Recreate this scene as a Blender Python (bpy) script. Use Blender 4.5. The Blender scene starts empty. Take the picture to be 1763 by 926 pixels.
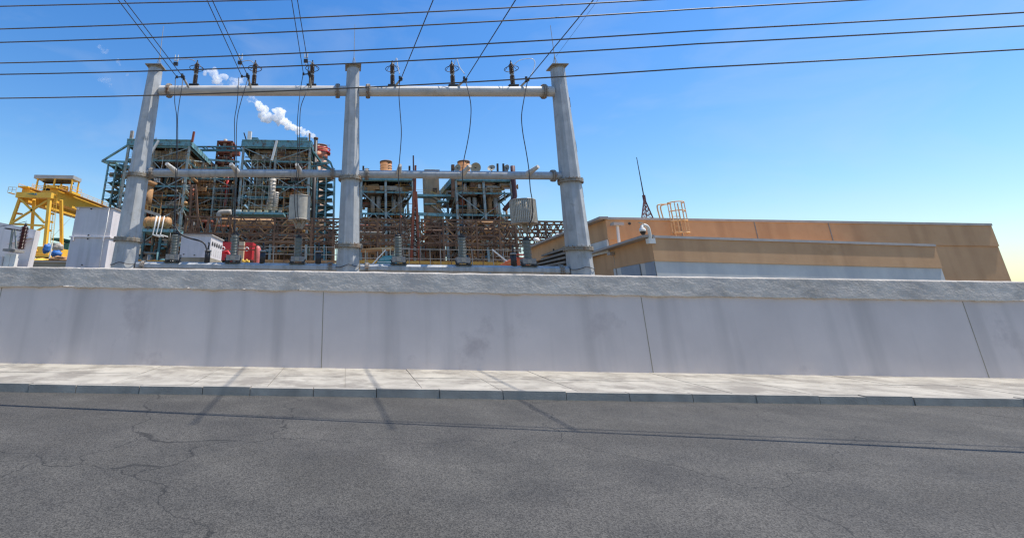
import bpy, math, random
from mathutils import Vector, Matrix
R_ = math.radians
sc = bpy.context.scene
col = sc.collection
rng = random.Random(7)

# ------------------------------------------------------------------ camera
FPX, PPX, PPY, W_, H_ = 830.0, 600.0, 253.0, 1763.0, 926.0
PITCH, ROLL, EYE = R_(17.52), R_(0.85), 1.65
camd = bpy.data.cameras.new('camera')
camo = bpy.data.objects.new('camera', camd)
col.objects.link(camo)
CR = Matrix.Rotation(math.pi/2 + PITCH, 3, 'X') @ Matrix.Rotation(ROLL, 3, 'Z')
camo.matrix_world = Matrix.Translation((0, 0, EYE)) @ CR.to_4x4()
camd.sensor_width = 36.0
camd.sensor_fit = 'HORIZONTAL'
camd.lens = FPX / W_ * 36.0
camd.shift_x = (W_/2 - PPX) / W_
camd.shift_y = -(H_/2 - PPY) / W_
camd.clip_start = 0.1
camd.clip_end = 5000
sc.camera = camo

# ------------------------------------------------------------------ light
SUN = Vector((0.42, -0.028, 0.90)).normalized()
world = bpy.data.worlds.new('World')
sc.world = world
world.use_nodes = True
wn = world.node_tree
wn.nodes.clear()
wo = wn.nodes.new('ShaderNodeOutputWorld')
bg = wn.nodes.new('ShaderNodeBackground')
sky = wn.nodes.new('ShaderNodeTexSky')
sky.sky_type = 'NISHITA'
sky.sun_disc = False
sky.sun_elevation = math.asin(SUN.z)
sky.sun_rotation = math.atan2(SUN.x, SUN.y)
sky.altitude = 0
sky.air_density = 1.5
sky.dust_density = 0.4
sky.ozone_density = 6.0
hs = wn.nodes.new('ShaderNodeHueSaturation')
hs.inputs['Saturation'].default_value = 1.29
hs.inputs['Hue'].default_value = 0.508
wn.links.new(sky.outputs[0], hs.inputs['Color'])
wtc = wn.nodes.new('ShaderNodeTexCoord'); wmp = wn.nodes.new('ShaderNodeMapping'); wmp.inputs['Scale'].default_value = (2.2, 2.2, 5.0); wmp.inputs['Location'].default_value = (.6, 0, .2)
wnz = wn.nodes.new('ShaderNodeTexNoise'); wnz.inputs['Scale'].default_value = 1.6; wnz.inputs['Detail'].default_value = 8; wnz.inputs['Roughness'].default_value = .55; wnz.inputs['Distortion'].default_value = .6
wmr = wn.nodes.new('ShaderNodeMapRange'); wmr.inputs[1].default_value = .50; wmr.inputs[2].default_value = .82; wmr.inputs[4].default_value = .22
wmx = wn.nodes.new('ShaderNodeMix'); wmx.data_type = 'RGBA'; wmx.inputs[7].default_value = (4.0, 4.4, 5.0, 1)      # thin high cloud
wn.links.new(wtc.outputs['Generated'], wmp.inputs[0]); wn.links.new(wmp.outputs[0], wnz.inputs[0]); wn.links.new(wnz.outputs[0], wmr.inputs[0])
wn.links.new(wmr.outputs[0], wmx.inputs[0]); wn.links.new(hs.outputs[0], wmx.inputs[6])
wn.links.new(wmx.outputs[2], bg.inputs[0])
bg.inputs[1].default_value = 0.139
wn.links.new(bg.outputs[0], wo.inputs[0])
sund = bpy.data.lights.new('sun', 'SUN')
sund.energy = 5.0
sund.angle = R_(0.53)
sund.color = (1.0, 0.95, 0.87)
suno = bpy.data.objects.new('sun', sund)
col.objects.link(suno)
suno.rotation_euler = (-SUN).to_track_quat('-Z', 'Y').to_euler()
suno.location = (0, 0, 60)
sc.view_settings.view_transform = 'Standard'
sc.view_settings.look = 'None'
sc.view_settings.gamma = 1.0
sc.view_settings.exposure = 0.31
sc.render.engine = 'CYCLES'
sc.cycles.use_denoising = True
sc.cycles.max_bounces = 14
sc.cycles.diffuse_bounces = 3
sc.cycles.volume_bounces = 12
sc.cycles.volume_step_rate = 1.0
sc.cycles.filter_width = 1.3

# ------------------------------------------------------------------ helpers
def ray(px, py):
    return CR @ Vector(((px-PPX)/FPX, (PPY-py)/FPX, -1.0))
def P(px, py, Y):                      # the point of the vertical plane y = Y seen there
    d = ray(px, py)
    return Vector((0, 0, EYE)) + d * (Y/d.y)
def PZ(px, py, Z):                     # the point at height Z seen there
    d = ray(px, py)
    return Vector((0, 0, EYE)) + d * ((Z-EYE)/d.z)
def V(*a): return Vector(a)

class MB:
    def __init__(s): s.v, s.f, s.sm = [], [], []
    def add(s, vs, fs, smooth=False):
        n = len(s.v)
        s.v += [tuple(p) for p in vs]
        s.f += [tuple(i+n for i in f) for f in fs]
        s.sm += [smooth]*len(fs)
        return s
    def box(s, c, size, rot=None):
        c = Vector(c); hx, hy, hz = size[0]/2, size[1]/2, size[2]/2
        vs = [Vector((x, y, z)) for x in (-hx, hx) for y in (-hy, hy) for z in (-hz, hz)]
        if rot is not None: vs = [rot @ p for p in vs]
        return s.add([c+p for p in vs], [(0,1,3,2),(4,6,7,5),(0,4,5,1),(2,3,7,6),(0,2,6,4),(1,5,7,3)])
    def lohi(s, a, b):
        a, b = Vector(a), Vector(b)
        return s.box((a+b)/2, (abs(b.x-a.x), abs(b.y-a.y), abs(b.z-a.z)))
    def bar(s, a, b, w, h=None):
        a, b = Vector(a), Vector(b); h = h or w
        d = b-a; L = d.length
        if L < 1e-6: return s
        return s.box((a+b)/2, (w, h, L), d.to_track_quat('Z', 'Y').to_matrix())
    def ibeam(s, a, b, w, h):
        a, b = Vector(a), Vector(b); d = (b-a)
        m = d.to_track_quat('Y', 'Z').to_matrix(); L = d.length; c = (a+b)/2; t = max(h*0.14, .02)
        s.box(c + m @ V(0, 0, h/2-t/2), (w, L, t), m)
        s.box(c - m @ V(0, 0, h/2-t/2), (w, L, t), m)
        s.box(c, (w*0.22, L, h-2*t), m)
        return s
    def ring(s, c, ax, r, n, ph=0.0):
        q = Vector(ax).to_track_quat('Z', 'Y').to_matrix()
        return [Vector(c) + q @ V(r*math.cos(2*math.pi*(i+ph)/n), r*math.sin(2*math.pi*(i+ph)/n), 0) for i in range(n)]
    def tube(s, a, b, r0, r1=None, n=10, ph=0.0, caps=True, smooth=None):
        a, b = Vector(a), Vector(b); r1 = r0 if r1 is None else r1
        vs = s.ring(a, b-a, r0, n, ph) + s.ring(b, b-a, r1, n, ph)
        sm = (n >= 9) if smooth is None else smooth
        s.add(vs, [(i, (i+1) % n, n+(i+1) % n, n+i) for i in range(n)], sm)
        if caps:
            k = len(s.v)-2*n
            s.f += [tuple(k+i for i in reversed(range(n))), tuple(k+n+i for i in range(n))]; s.sm += [False, False]
        return s
    def path(s, pts, r, n=6):
        pts = [Vector(p) for p in pts]; m = len(pts); vs = []
        up = None
        for i, p in enumerate(pts):
            d = (pts[min(i+1, m-1)] - pts[max(i-1, 0)]).normalized()
            if up is None:
                up = V(0, 0, 1) if abs(d.z) < .9 else V(0, 1, 0)
            u = (up - d*up.dot(d)).normalized(); w = d.cross(u); up = u
            vs += [p + (u*math.cos(2*math.pi*k/n) + w*math.sin(2*math.pi*k/n))*r for k in range(n)]
        fs = [(i*n+k, i*n+(k+1) % n, (i+1)*n+(k+1) % n, (i+1)*n+k) for i in range(m-1) for k in range(n)]
        s.add(vs, fs, True)
        k = len(s.v)-len(vs)
        s.f += [tuple(k+i for i in reversed(range(n))), tuple(k+(m-1)*n+i for i in range(n))]; s.sm += [False, False]
        return s
    def torus(s, c, ax, R, r, n=28, m=6):
        pts = s.ring(c, ax, R, n); vs = []; axn = Vector(ax).normalized(); c = Vector(c)
        for p in pts:
            o = (p-c).normalized()
            vs += [p + (o*math.cos(2*math.pi*k/m) + axn*math.sin(2*math.pi*k/m))*r for k in range(m)]
        fs = [(i*m+k, ((i+1) % n)*m+k, ((i+1) % n)*m+(k+1) % m, i*m+(k+1) % m) for i in range(n) for k in range(m)]
        return s.add(vs, fs, True)
    def lathe(s, prof, o, ax=(0, 0, 1), n=16, smooth=True, a0=0.0, a1=2*math.pi):
        q = Vector(ax).to_track_quat('Z', 'Y').to_matrix(); o = Vector(o); vs = []
        full = abs(a1-a0-2*math.pi) < 1e-6
        cnt = n if full else n+1
        for r, z in prof:
            vs += [o + q @ V(r*math.cos(a0+(a1-a0)*i/n), r*math.sin(a0+(a1-a0)*i/n), z) for i in range(cnt)]
        fs = []
        for j in range(len(prof)-1):
            for i in range(n):
                i2 = (i+1) % cnt
                fs.append((j*cnt+i, j*cnt+i2, (j+1)*cnt+i2, (j+1)*cnt+i))
        return s.add(vs, fs, smooth)
    def prism(s, poly, d):
        poly = [Vector(p) for p in poly]; d = Vector(d); n = len(poly)
        return s.add(poly + [p+d for p in poly], [tuple(reversed(range(n))), tuple(n+i for i in range(n))] +
                     [(i, (i+1) % n, n+(i+1) % n, n+i) for i in range(n)])
    def build(s, name, m, parent=None, loc=None):
        me = bpy.data.meshes.new(name)
        off = Vector((0, 0, 0))
        if parent is not None: off = WL[parent.name]
        elif loc is not None: off = Vector(loc)
        me.from_pydata([(p[0]-off.x, p[1]-off.y, p[2]-off.z) for p in s.v], [], s.f)
        me.polygons.foreach_set('use_smooth', s.sm)
        me.materials.append(m)
        me.update()
        import bmesh
        bm = bmesh.new(); bm.from_mesh(me); bmesh.ops.recalc_face_normals(bm, faces=bm.faces); bm.to_mesh(me); bm.free()
        o = bpy.data.objects.new(name, me); col.objects.link(o)
        if parent is not None: o.parent = parent
        elif loc is not None: o.location = loc
        WL[o.name] = off
        return o
WL = {}

def tag(o, label=None, cat=None, group=None, kind=None):
    if label: o['label'] = label
    if cat: o['category'] = cat
    if group: o['group'] = group
    if kind: o['kind'] = kind
    return o
def thing(name, label, cat, loc=(0, 0, 0), group=None):
    o = bpy.data.objects.new(name, None); col.objects.link(o)
    o.location = loc; o.empty_display_size = .3
    WL[o.name] = Vector(loc)
    return tag(o, label, cat, group)
KIDS = {}
def copy_tree(o, parent=None):
    c = o.copy(); col.objects.link(c)
    if parent is not None: c.parent = parent
    for ch in list(o.children): copy_tree(ch, c)
    WL[c.name] = WL.get(o.name, Vector((0, 0, 0)))
    return c
def place(proto, i, loc, rz, label, scale=None):
    o = proto if i == 0 else copy_tree(proto)
    o.location = loc; o.rotation_euler = (0, 0, rz); o['label'] = label
    if scale: o.scale = scale
    return o

# ------------------------------------------------------------------ materials
def nmat(name, c1, c2, scale=3.0, rough=.55, bump=0.0, bscale=20.0, metal=0.0, c3=None, amt3=.5, s3=1.5,
         streak=None, stretch=(1, 1, 1), spec=.4, detail=6):
    wm = lambda c: (min(c[0]*1.07, .85), c[1], c[2]*.87)
    c1, c2 = wm(c1), wm(c2); c3 = wm(c3) if c3 else None
    if streak: streak = (wm(streak[0]),) + tuple(streak[1:])
    m = bpy.data.materials.new(name); m.use_nodes = True
    t = m.node_tree; N = t.nodes; L = t.links
    b = N['Principled BSDF']
    tc = N.new('ShaderNodeTexCoord'); mp = N.new('ShaderNodeMapping'); mp.inputs['Scale'].default_value = stretch
    L.new(tc.outputs['Object'], mp.inputs[0])
    n1 = N.new('ShaderNodeTexNoise'); n1.inputs['Scale'].default_value = scale; n1.inputs['Detail'].default_value = detail
    n1.inputs['Roughness'].default_value = .6
    L.new(mp.outputs[0], n1.inputs[0])
    r1 = N.new('ShaderNodeValToRGB')
    r1.color_ramp.elements[0].position = .32; r1.color_ramp.elements[1].position = .68
    r1.color_ramp.elements[0].color = (*c1, 1); r1.color_ramp.elements[1].color = (*c2, 1)
    L.new(n1.outputs[0], r1.inputs[0]); out = r1.outputs[0]
    def mix(fac, colr, src):
        mx = N.new('ShaderNodeMix'); mx.data_type = 'RGBA'
        L.new(fac, mx.inputs[0]); L.new(src, mx.inputs[6]); mx.inputs[7].default_value = (*colr, 1)
        return mx.outputs[2]
    if streak:                                        # vertical dirt runs
        m2 = N.new('ShaderNodeMapping'); m2.inputs['Scale'].default_value = (streak[1], streak[1], streak[1]*.06)
        L.new(tc.outputs['Object'], m2.inputs[0])
        n2 = N.new('ShaderNodeTexNoise'); n2.inputs['Scale'].default_value = 1.0; n2.inputs['Detail'].default_value = 4
        L.new(m2.outputs[0], n2.inputs[0])
        r2 = N.new('ShaderNodeMapRange'); r2.inputs[1].default_value = .5; r2.inputs[2].default_value = .75
        r2.inputs[4].default_value = streak[2]
        L.new(n2.outputs[0], r2.inputs[0]); out = mix(r2.outputs[0], streak[0], out)
    if c3:                                            # blotches of rust or dirt
        n3 = N.new('ShaderNodeTexNoise'); n3.inputs['Scale'].default_value = s3; n3.inputs['Detail'].default_value = 8
        n3.inputs['Roughness'].default_value = .7
        L.new(tc.outputs['Object'], n3.inputs[0])
        r3 = N.new('ShaderNodeMapRange'); r3.inputs[1].default_value = 1-amt3-.06; r3.inputs[2].default_value = 1-amt3+.06
        L.new(n3.outputs[0], r3.inputs[0]); out = mix(r3.outputs[0], c3, out)
    L.new(out, b.inputs['Base Color'])
    b.inputs['Roughness'].default_value = rough; b.inputs['Metallic'].default_value = metal
    b.inputs['Specular IOR Level'].default_value = spec
    if bump:
        nb = N.new('ShaderNodeTexNoise'); nb.inputs['Scale'].default_value = bscale; nb.inputs['Detail'].default_value = 6
        L.new(mp.outputs[0], nb.inputs[0])
        bp = N.new('ShaderNodeBump'); bp.inputs['Strength'].default_value = bump; bp.inputs['Distance'].default_value = .05
        L.new(nb.outputs[0], bp.inputs['Height']); L.new(bp.outputs[0], b.inputs['Normal'])
    return m

RUST = (.24, .10, .04)
M = dict(
 galv=nmat('galvanised_steel', (.33,.36,.41), (.45,.48,.535), 2.2, .5, .05, 40, .0, c3=(.30,.31,.32), amt3=.38, s3=1.6, streak=((.25,.25,.25), 7, .6)),
 beam=nmat('galvanised_beam', (.42,.43,.45), (.60,.60,.62), 3, .5, .05, 40, .0, c3=(.25,.17,.10), amt3=.30, s3=1.3, stretch=(.3,1,1)),
 rustflange=nmat('rusty_flange', (.22,.20,.19), (.32,.30,.28), 6, .8, .2, 30, c3=(.26,.12,.05), amt3=.42, s3=4),
 ringsteel=nmat('weathered_ring', (.20,.19,.17), (.34,.32,.29), 5, .7, .15, 30, c3=(.20,.12,.07), amt3=.42, s3=3),
 dark=nmat('dark_metal', (.025,.025,.03), (.05,.05,.055), 8, .5),
 wire=nmat('wire', (.030,.030,.034), (.05,.05,.055), 10, .5),
 cable=nmat('street_cable', (.10,.085,.075), (.15,.13,.115), 10, .5),
 rod=nmat('pale_rod', (.30,.29,.27), (.38,.36,.33), 8, .5),
 bright=nmat('bright_strap', (.65,.68,.72), (.75,.77,.8), 8, .35),
 brownporc=nmat('brown_porcelain', (.045,.025,.02), (.075,.045,.035), 8, .3, spec=.6),
 maroon=nmat('maroon_porcelain', (.05,.012,.012), (.09,.025,.022), 8, .25, spec=.6),
 greyporc=nmat('grey_polymer', (.17,.20,.21), (.25,.28,.29), 6, .4),
 greybox=nmat('grey_cast_box', (.20,.20,.21), (.30,.30,.31), 6, .6, .1, 20),
 rib=nmat('line_trap_grey', (.40,.39,.37), (.52,.51,.48), 4, .6, streak=((.26,.25,.23), 3, .5)),
 white=nmat('white_tank_paint', (.60,.59,.66), (.68,.67,.74), 1.2, .45, .03, 30, c3=(.45,.44,.44), amt3=.30, s3=.7, streak=((.42,.42,.43), 3, .6)),
 teal=nmat('teal_paint', (.10,.27,.35), (.19,.39,.49), 1.0, .55, c3=(.13,.085,.06), amt3=.42, s3=.9),
 tealdark=nmat('teal_dark', (.04,.12,.15), (.08,.20,.25), 1.0, .6, c3=(.10,.06,.045), amt3=.42, s3=.5),
 tealgrey=nmat('teal_grey_steel', (.19,.28,.32), (.34,.42,.46), 1.0, .6, c3=(.17,.10,.06), amt3=.42, s3=.8),
 casing=nmat('boiler_casing', (.13,.10,.08), (.28,.225,.185), .5, .8, .2, 2, c3=(.13,.06,.03), amt3=.42, s3=.35, streak=((.05,.04,.035), .6, .8)),
 panel=nmat('stained_panel', (.30,.26,.235), (.48,.43,.39), .5, .8, .15, 2, c3=(.16,.07,.03), amt3=.42, s3=.3, streak=((.06,.045,.04), .7, .8)),
 darkbrown=nmat('very_dark_brown', (.03,.025,.022), (.085,.065,.055), .5, .9),  # very dark brown for interiors, back walls and small parts
 grating=nmat('floor_grating', (.06,.055,.05), (.14,.11,.09), 1.0, .8, c3=RUST, amt3=.42, s3=.3),
 rust=nmat('rusted_steel', (.115,.07,.05), (.23,.135,.09), 1.2, .8, .1, 10, c3=(.065,.04,.03), amt3=.45, s3=.6),
 rustred=nmat('red_rust', (.22,.055,.035), (.34,.11,.06), 1.2, .8, c3=(.08,.04,.03), amt3=.42, s3=.6),
 rusttan=nmat('tan_rust', (.30,.165,.08), (.44,.26,.13), 1.2, .8, c3=(.13,.07,.04), amt3=.42, s3=.6),
 railY=nmat('yellow_handrail', (.38,.24,.08), (.50,.33,.12), 1.5, .6, c3=RUST, amt3=.38, s3=.8),
 silver=nmat('insulated_pipe', (.26,.25,.24), (.40,.38,.36), 1.0, .5, c3=(.2,.15,.11), amt3=.38, s3=.6),
 tan=nmat('tan_cladding', (.36,.20,.09), (.50,.31,.16), .8, .6, c3=(.20,.09,.04), amt3=.42, s3=.5),
 bluepipe=nmat('blue_pipe', (.04,.16,.34), (.07,.24,.45), 1.0, .5),
 orangestack=nmat('orange_stack', (.34,.16,.07), (.48,.25,.12), .5, .75, c3=(.20,.08,.04), amt3=.43, s3=.3, streak=((.20,.09,.05), .6, .7)),
 redstack=nmat('red_stack', (.42,.13,.08), (.55,.22,.14), .5, .7, streak=((.30,.10,.06), .5, .6)),
 palestack=nmat('pale_stack', (.55,.36,.27), (.65,.46,.36), .5, .7),
 concrete=nmat('tower_concrete', (.40,.265,.17), (.50,.34,.23), .4, .9, .1, 3, streak=((.15,.12,.10), .5, .7)),
 crane=nmat('crane_yellow', (.76,.43,.055), (.82,.53,.10), .5, .5, c3=(.35,.17,.05), amt3=.32, s3=.6),
 cranewhite=nmat('crane_roof', (.30,.34,.40), (.40,.44,.50), .5, .5),
 stucco=nmat('tan_stucco', (.52,.325,.19), (.585,.38,.23), .8, .9, .15, 60, c3=(.46,.28,.155), amt3=.36, s3=.5, streak=((.36,.21,.12), 1.2, .5)),
 parapet=nmat('parapet_cap', (.34,.33,.34), (.43,.42,.43), 2, .6),
 bandwhite=nmat('pale_band', (.50,.53,.57), (.62,.65,.68), .9, .8, streak=((.42,.46,.52), 1.2, .7)),
 bandshade=nmat('blue_grey_shade', (.26,.32,.42), (.33,.39,.48), 1.5, .8),
 ladder=nmat('ladder_orange', (.58,.40,.22), (.68,.50,.30), 4, .6),
 camwhite=nmat('camera_white', (.70,.71,.72), (.76,.77,.78), 6, .35),
 glassdark=nmat('dark_dome', (.015,.015,.018), (.02,.02,.024), 6, .08, spec=.8),
 redpaint=nmat('red_paint', (.42,.02,.03), (.55,.035,.045), 1.5, .4),
 pinkpaint=nmat('faded_red_paint', (.50,.12,.12), (.58,.18,.17), 1.5, .5),
 orangepaint=nmat('orange_paint', (.62,.13,.05), (.70,.20,.08), 1.5, .5),
 cream=nmat('cream_paint', (.50,.42,.31), (.60,.52,.40), 2, .7),
 bluecab=nmat('blue_cab', (.03,.20,.30), (.05,.28,.38), 2, .4),
 tarp=nmat('blue_tarp', (.015,.08,.32), (.04,.16,.48), 2, .5, .5, 3),
 green=nmat('green_sheet', (.05,.17,.14), (.08,.23,.19), 1, .6),
 plank=nmat('yellow_planks', (.46,.26,.055), (.62,.38,.10), 1.0, .8, c3=(.16,.07,.03), amt3=.40, s3=.5, stretch=(.2,1,4)),
 greyslat=nmat('grey_slat', (.15,.15,.15), (.25,.25,.24), 1, .8),
 lowwall=nmat('low_wall', (.24,.22,.18), (.33,.31,.27), .8, .9, streak=((.12,.11,.09), 1, .7)),
 yard=nmat('yard_gravel', (.12,.10,.08), (.18,.15,.12), 3, .95, .3, 30),
 asphalt=nmat('asphalt', (.026,.026,.027), (.048,.047,.046), 1.1, .9, .6, 160, c3=(.034,.033,.032), amt3=.45, s3=.35),
 pave=nmat('pavement_concrete', (.30,.29,.275), (.41,.40,.38), 1.2, .9, .2, 60, c3=(.22,.21,.20), amt3=.47, s3=.9, streak=((.17,.165,.155), 2, .5)),
 kerb=nmat('kerb_concrete', (.22,.215,.21), (.34,.33,.32), 2, .9, .2, 40),
 dish=nmat('dish_grey', (.36,.35,.31), (.46,.44,.40), 1.5, .7),
 mastred=nmat('mast_dark_red', (.07,.03,.04), (.10,.045,.055), 2, .6),
)

# ------------------------------------------------------------------ ground
def sheet(name, x0, x1, y0, y1, z, m, res=1):
    b = MB(); nx = ny = res
    vs = [V(x0+(x1-x0)*i/nx, y0+(y1-y0)*j/ny, z) for j in range(ny+1) for i in range(nx+1)]
    b.add(vs, [(j*(nx+1)+i, j*(nx+1)+i+1, (j+1)*(nx+1)+i+1, (j+1)*(nx+1)+i) for j in range(ny) for i in range(nx)])
    return tag(b.build(name, m), kind='structure')
WALLY, WALLT = 13.0, .28
sheet('ground', -2500, 2500, -400, 2500, -.12, M['yard'])
def road_mat():
    m = nmat('asphalt', (.040,.040,.041), (.072,.071,.070), .9, .9, .0, 160, c3=(.050,.049,.048), amt3=.45, s3=.3)
    t = m.node_tree; N = t.nodes; L = t.links; b = N['Principled BSDF']; src = b.inputs['Base Color'].links[0].from_socket
    tc = [n for n in N if n.type == 'TEX_COORD'][0]
    v = N.new('ShaderNodeTexVoronoi'); v.inputs['Scale'].default_value = 85; L.new(tc.outputs['Object'], v.inputs['Vector'])
    vr = N.new('ShaderNodeMapRange'); vr.inputs[3].default_value = .55; vr.inputs[4].default_value = 1.75
    sp = N.new('ShaderNodeSeparateColor'); L.new(v.outputs['Color'], sp.inputs[0]); L.new(sp.outputs[0], vr.inputs[0])
    ml = N.new('ShaderNodeMix'); ml.data_type = 'RGBA'; ml.blend_type = 'MULTIPLY'; ml.inputs[0].default_value = 1
    L.new(src, ml.inputs[6]); L.new(vr.outputs[0], ml.inputs[7])
    n = N.new('ShaderNodeTexNoise'); n.inputs['Scale'].default_value = 1.3; n.inputs['Detail'].default_value = 5; L.new(tc.outputs['Object'], n.inputs[0])
    ad = N.new('ShaderNodeVectorMath'); ad.operation = 'MULTIPLY_ADD'; ad.inputs[1].default_value = (1.1, 1.1, 0); L.new(n.outputs['Color'], ad.inputs[0]); L.new(tc.outputs['Object'], ad.inputs[2])
    c = N.new('ShaderNodeTexVoronoi'); c.feature = 'DISTANCE_TO_EDGE'; c.inputs['Scale'].default_value = .22; L.new(ad.outputs[0], c.inputs['Vector'])
    cr = N.new('ShaderNodeMapRange'); cr.inputs[1].default_value = .0010; cr.inputs[2].default_value = .0030; cr.inputs[3].default_value = .6; cr.inputs[4].default_value = 0
    L.new(c.outputs['Distance'], cr.inputs[0])
    mk = N.new('ShaderNodeMix'); mk.data_type = 'RGBA'; mk.inputs[7].default_value = (.008, .008, .008, 1); L.new(cr.outputs[0], mk.inputs[0]); L.new(ml.outputs[2], mk.inputs[6])
    L.new(mk.outputs[2], b.inputs['Base Color'])
    bp = N.new('ShaderNodeBump'); bp.inputs['Strength'].default_value = .6; bp.inputs['Distance'].default_value = .01; L.new(v.outputs['Distance'], bp.inputs['Height']); L.new(bp.outputs[0], b.inputs['Normal'])
    return m
sheet('road', -80, 80, -6, 10.12, -.114, road_mat())
b = MB()
x = -60.0
b.lohi((-80, 10.28, -.4), (80, WALLY+.1, .008))
while x < 60:
    for y0 in (10.284, 11.64): b.lohi((x+.006, y0, .008), (x+1.494, y0+1.345 if y0 < 11 else WALLY, .024+rng.uniform(-.004, .004)))
    x += 1.5
tag(b.build('pavement', M['pave']), kind='structure')
b = MB(); x = -60.0
while x < 60:
    y_ = rng.uniform(-.008, .008); L_ = rng.choice((.9, 1.2, 1.2)); b.lohi((x+.008, 10.12+y_, -.4), (x+L_-.006, 10.276, .03+rng.uniform(-.012, .008))); x += L_
tag(b.build('kerb', M['kerb']), kind='structure')

# ------------------------------------------------------------------ street wall
def wallmat():
    m = nmat('rough_render', (.46,.435,.43), (.60,.57,.565), 2.2, .9, .28, 18, c3=(.39,.37,.365), amt3=.42, s3=.7, stretch=(.8,1,1.2), streak=((.36,.34,.36), .9, .5))
    return m
WM = wallmat()
wall_top = P(600, 467.5, WALLY).z
band_bot = P(600, 502.0, WALLY).z
from mathutils import noise
wt = thing('street_wall', 'long low grey rendered wall with a rough band along its top, beside the pavement', 'wall', (0, WALLY, 0))
def wall_face():
    bm_ = MB(); nx, nz = 1500, 22; x0, x1 = -24.0, 36.0
    vs = []
    for j in range(nz+1):
        for i in range(nx+1):
            x = x0+(x1-x0)*i/nx; t = j/nz
            z = band_bot + (wall_top-band_bot)*t
            if j == 0: z += .05*noise.noise(V(x*1.3, 3, 0)) + .03*noise.noise(V(x*6, 9, 0))
            n = noise.fractal(V(x*2.2+t*.8, t*2.2, 5), .8, 2.1, 5)
            rdg = abs(noise.noise(V(x*3.5+z*5, z*9-x*1.2, 2)))
            y = WALLY - .05 - .004*n - .0020*noise.fractal(V(x*6+z*3, z*9-x*1.6, 1), .8, 2.1, 4)
            if j == nz: y += .02; z += .012*noise.noise(V(x*2, 0, 4))
            vs.append(V(x, y, z))
    fs = [(j*(nx+1)+i, j*(nx+1)+i+1, (j+1)*(nx+1)+i+1, (j+1)*(nx+1)+i) for j in range(nz) for i in range(nx)]
    n0 = len(vs)
    # top and under faces back into the wall
    for i in range(nx+1):
        x = x0+(x1-x0)*i/nx
        vs.append(V(x, WALLY+WALLT+.03, wall_top+.004)); vs.append(V(x, WALLY+.02, band_bot+.03))
    for i in range(nx):
        a, c = nz*(nx+1)+i, n0+2*i
        fs.append((a, a+1, c+2, c)); fs.append((i, n0+2*i+1, n0+2*i+3, i+1))
    bm_.add(vs, fs, True)
    return bm_
wall_face().build('rough_band', WM, wt)
b = MB(); b.lohi((-24, WALLY, -.3), (36, WALLY+WALLT, wall_top-.02))
SM = nmat('smooth_wall_paint', (.55,.51,.54), (.62,.575,.605), .7, .8, .06, 50, c3=(.46,.42,.45), amt3=.36, s3=.5, streak=((.36,.34,.36), 1.4, .6))
b.build('wall_body', SM, wt)
for x in (-17.2, -8.9, -.6, 7.6, 15.9, 24.1): MB().lohi((x, WALLY-.004, -.1), (x+.018, WALLY+.01, band_bot-.02)).build('wall_joint', M['lowwall'], wt)

# ------------------------------------------------------------------ dead-end gantry
def YF(px): return 22.25 - .5*(px-213)/787.0
gan = thing('substation_gantry', 'tall grey steel gantry of three tapered columns joined by round cross beams', 'gantry', (0, 22, 0))
GAX = {}
def column(bx, by, tx, ty, ring_ys, Y):
    B, T = P(bx, by, Y), P(tx, ty, Y)
    ax = (T-B); k = (0-B.z)/ax.z; G = B + ax*k
    rT, rB = .335, .545
    def rad(z): return rB + (rT-rB)*(z-B.z)/(T.z-B.z)
    def at(z): return B + ax*((z-B.z)/ax.z)
    c = MB().tube(G, T, rad(0), rT, 8, .5).build('column', M['galv'], gan)
    for ry in ring_ys:
        z = P(bx, ry, Y).z
        f = MB()
        f.tube(at(z-.075), at(z-.006), rad(z)+.105, None, 20, smooth=False); f.tube(at(z+.006), at(z+.075), rad(z)+.105, None, 20, smooth=False)
        for q in range(20):
            a = 2*math.pi*(q+.5)/20; p = at(z) + V(math.cos(a), math.sin(a), 0)*(rad(z)+.07)
            f.tube(p-V(0, 0, .12), p+V(0, 0, .12), .022, None, 6)
        f.build('flange', M['ringsteel'], c)
    cp = MB(); cp.tube(at(T.z-.10), at(T.z-.01), rT+.012, rT+.03, 8, .5); cp.box(T+V(0, 0, .02), (.80, .80, .05))
    cp.build('cap_plate', M['ringsteel'], c)
    GAX[bx] = (at, rad)
    # ground strap hanging loosely round the foot
    pts = []
    z0 = P(bx, by-8, Y).z
    for q in range(17):
        a = math.pi + math.pi*q/16; rr = rad(z0)+.03
        pts.append(at(z0) + V(math.cos(a)*rr, math.sin(a)*rr, -.10*math.sin(math.pi*((q*2) % 17)/16) + .08*(q/16)))
    MB().path(pts, .014, 5).build('ground_strap', M['dark'], c)
    return c
COLS = [(213, 462, 268.5, 117, (303, 413)), (599, 466, 608, 117, (308, 424)), (1000, 470, 959.5, 117, (313, 429))]
for c in COLS: column(c[0], c[1], c[2], c[3], c[4], YF(c[0]))
# climbing cable on the back of the right column
at, rad = GAX[1000]
cl = MB(); pts = [at(z)+V(rad(z)+.05+.05*math.sin(z*3), .12, 0) for z in [2.9+.25*i for i in range(38)]]
cl.path(pts, .02, 5)
for z in (4.2, 6.5, 8.7, 11.0): cl.box(at(z)+V(rad(z)+.05, .1, 0), (.09, .08, .5))
cl.build('conduit', M['dark'], gan)

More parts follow.
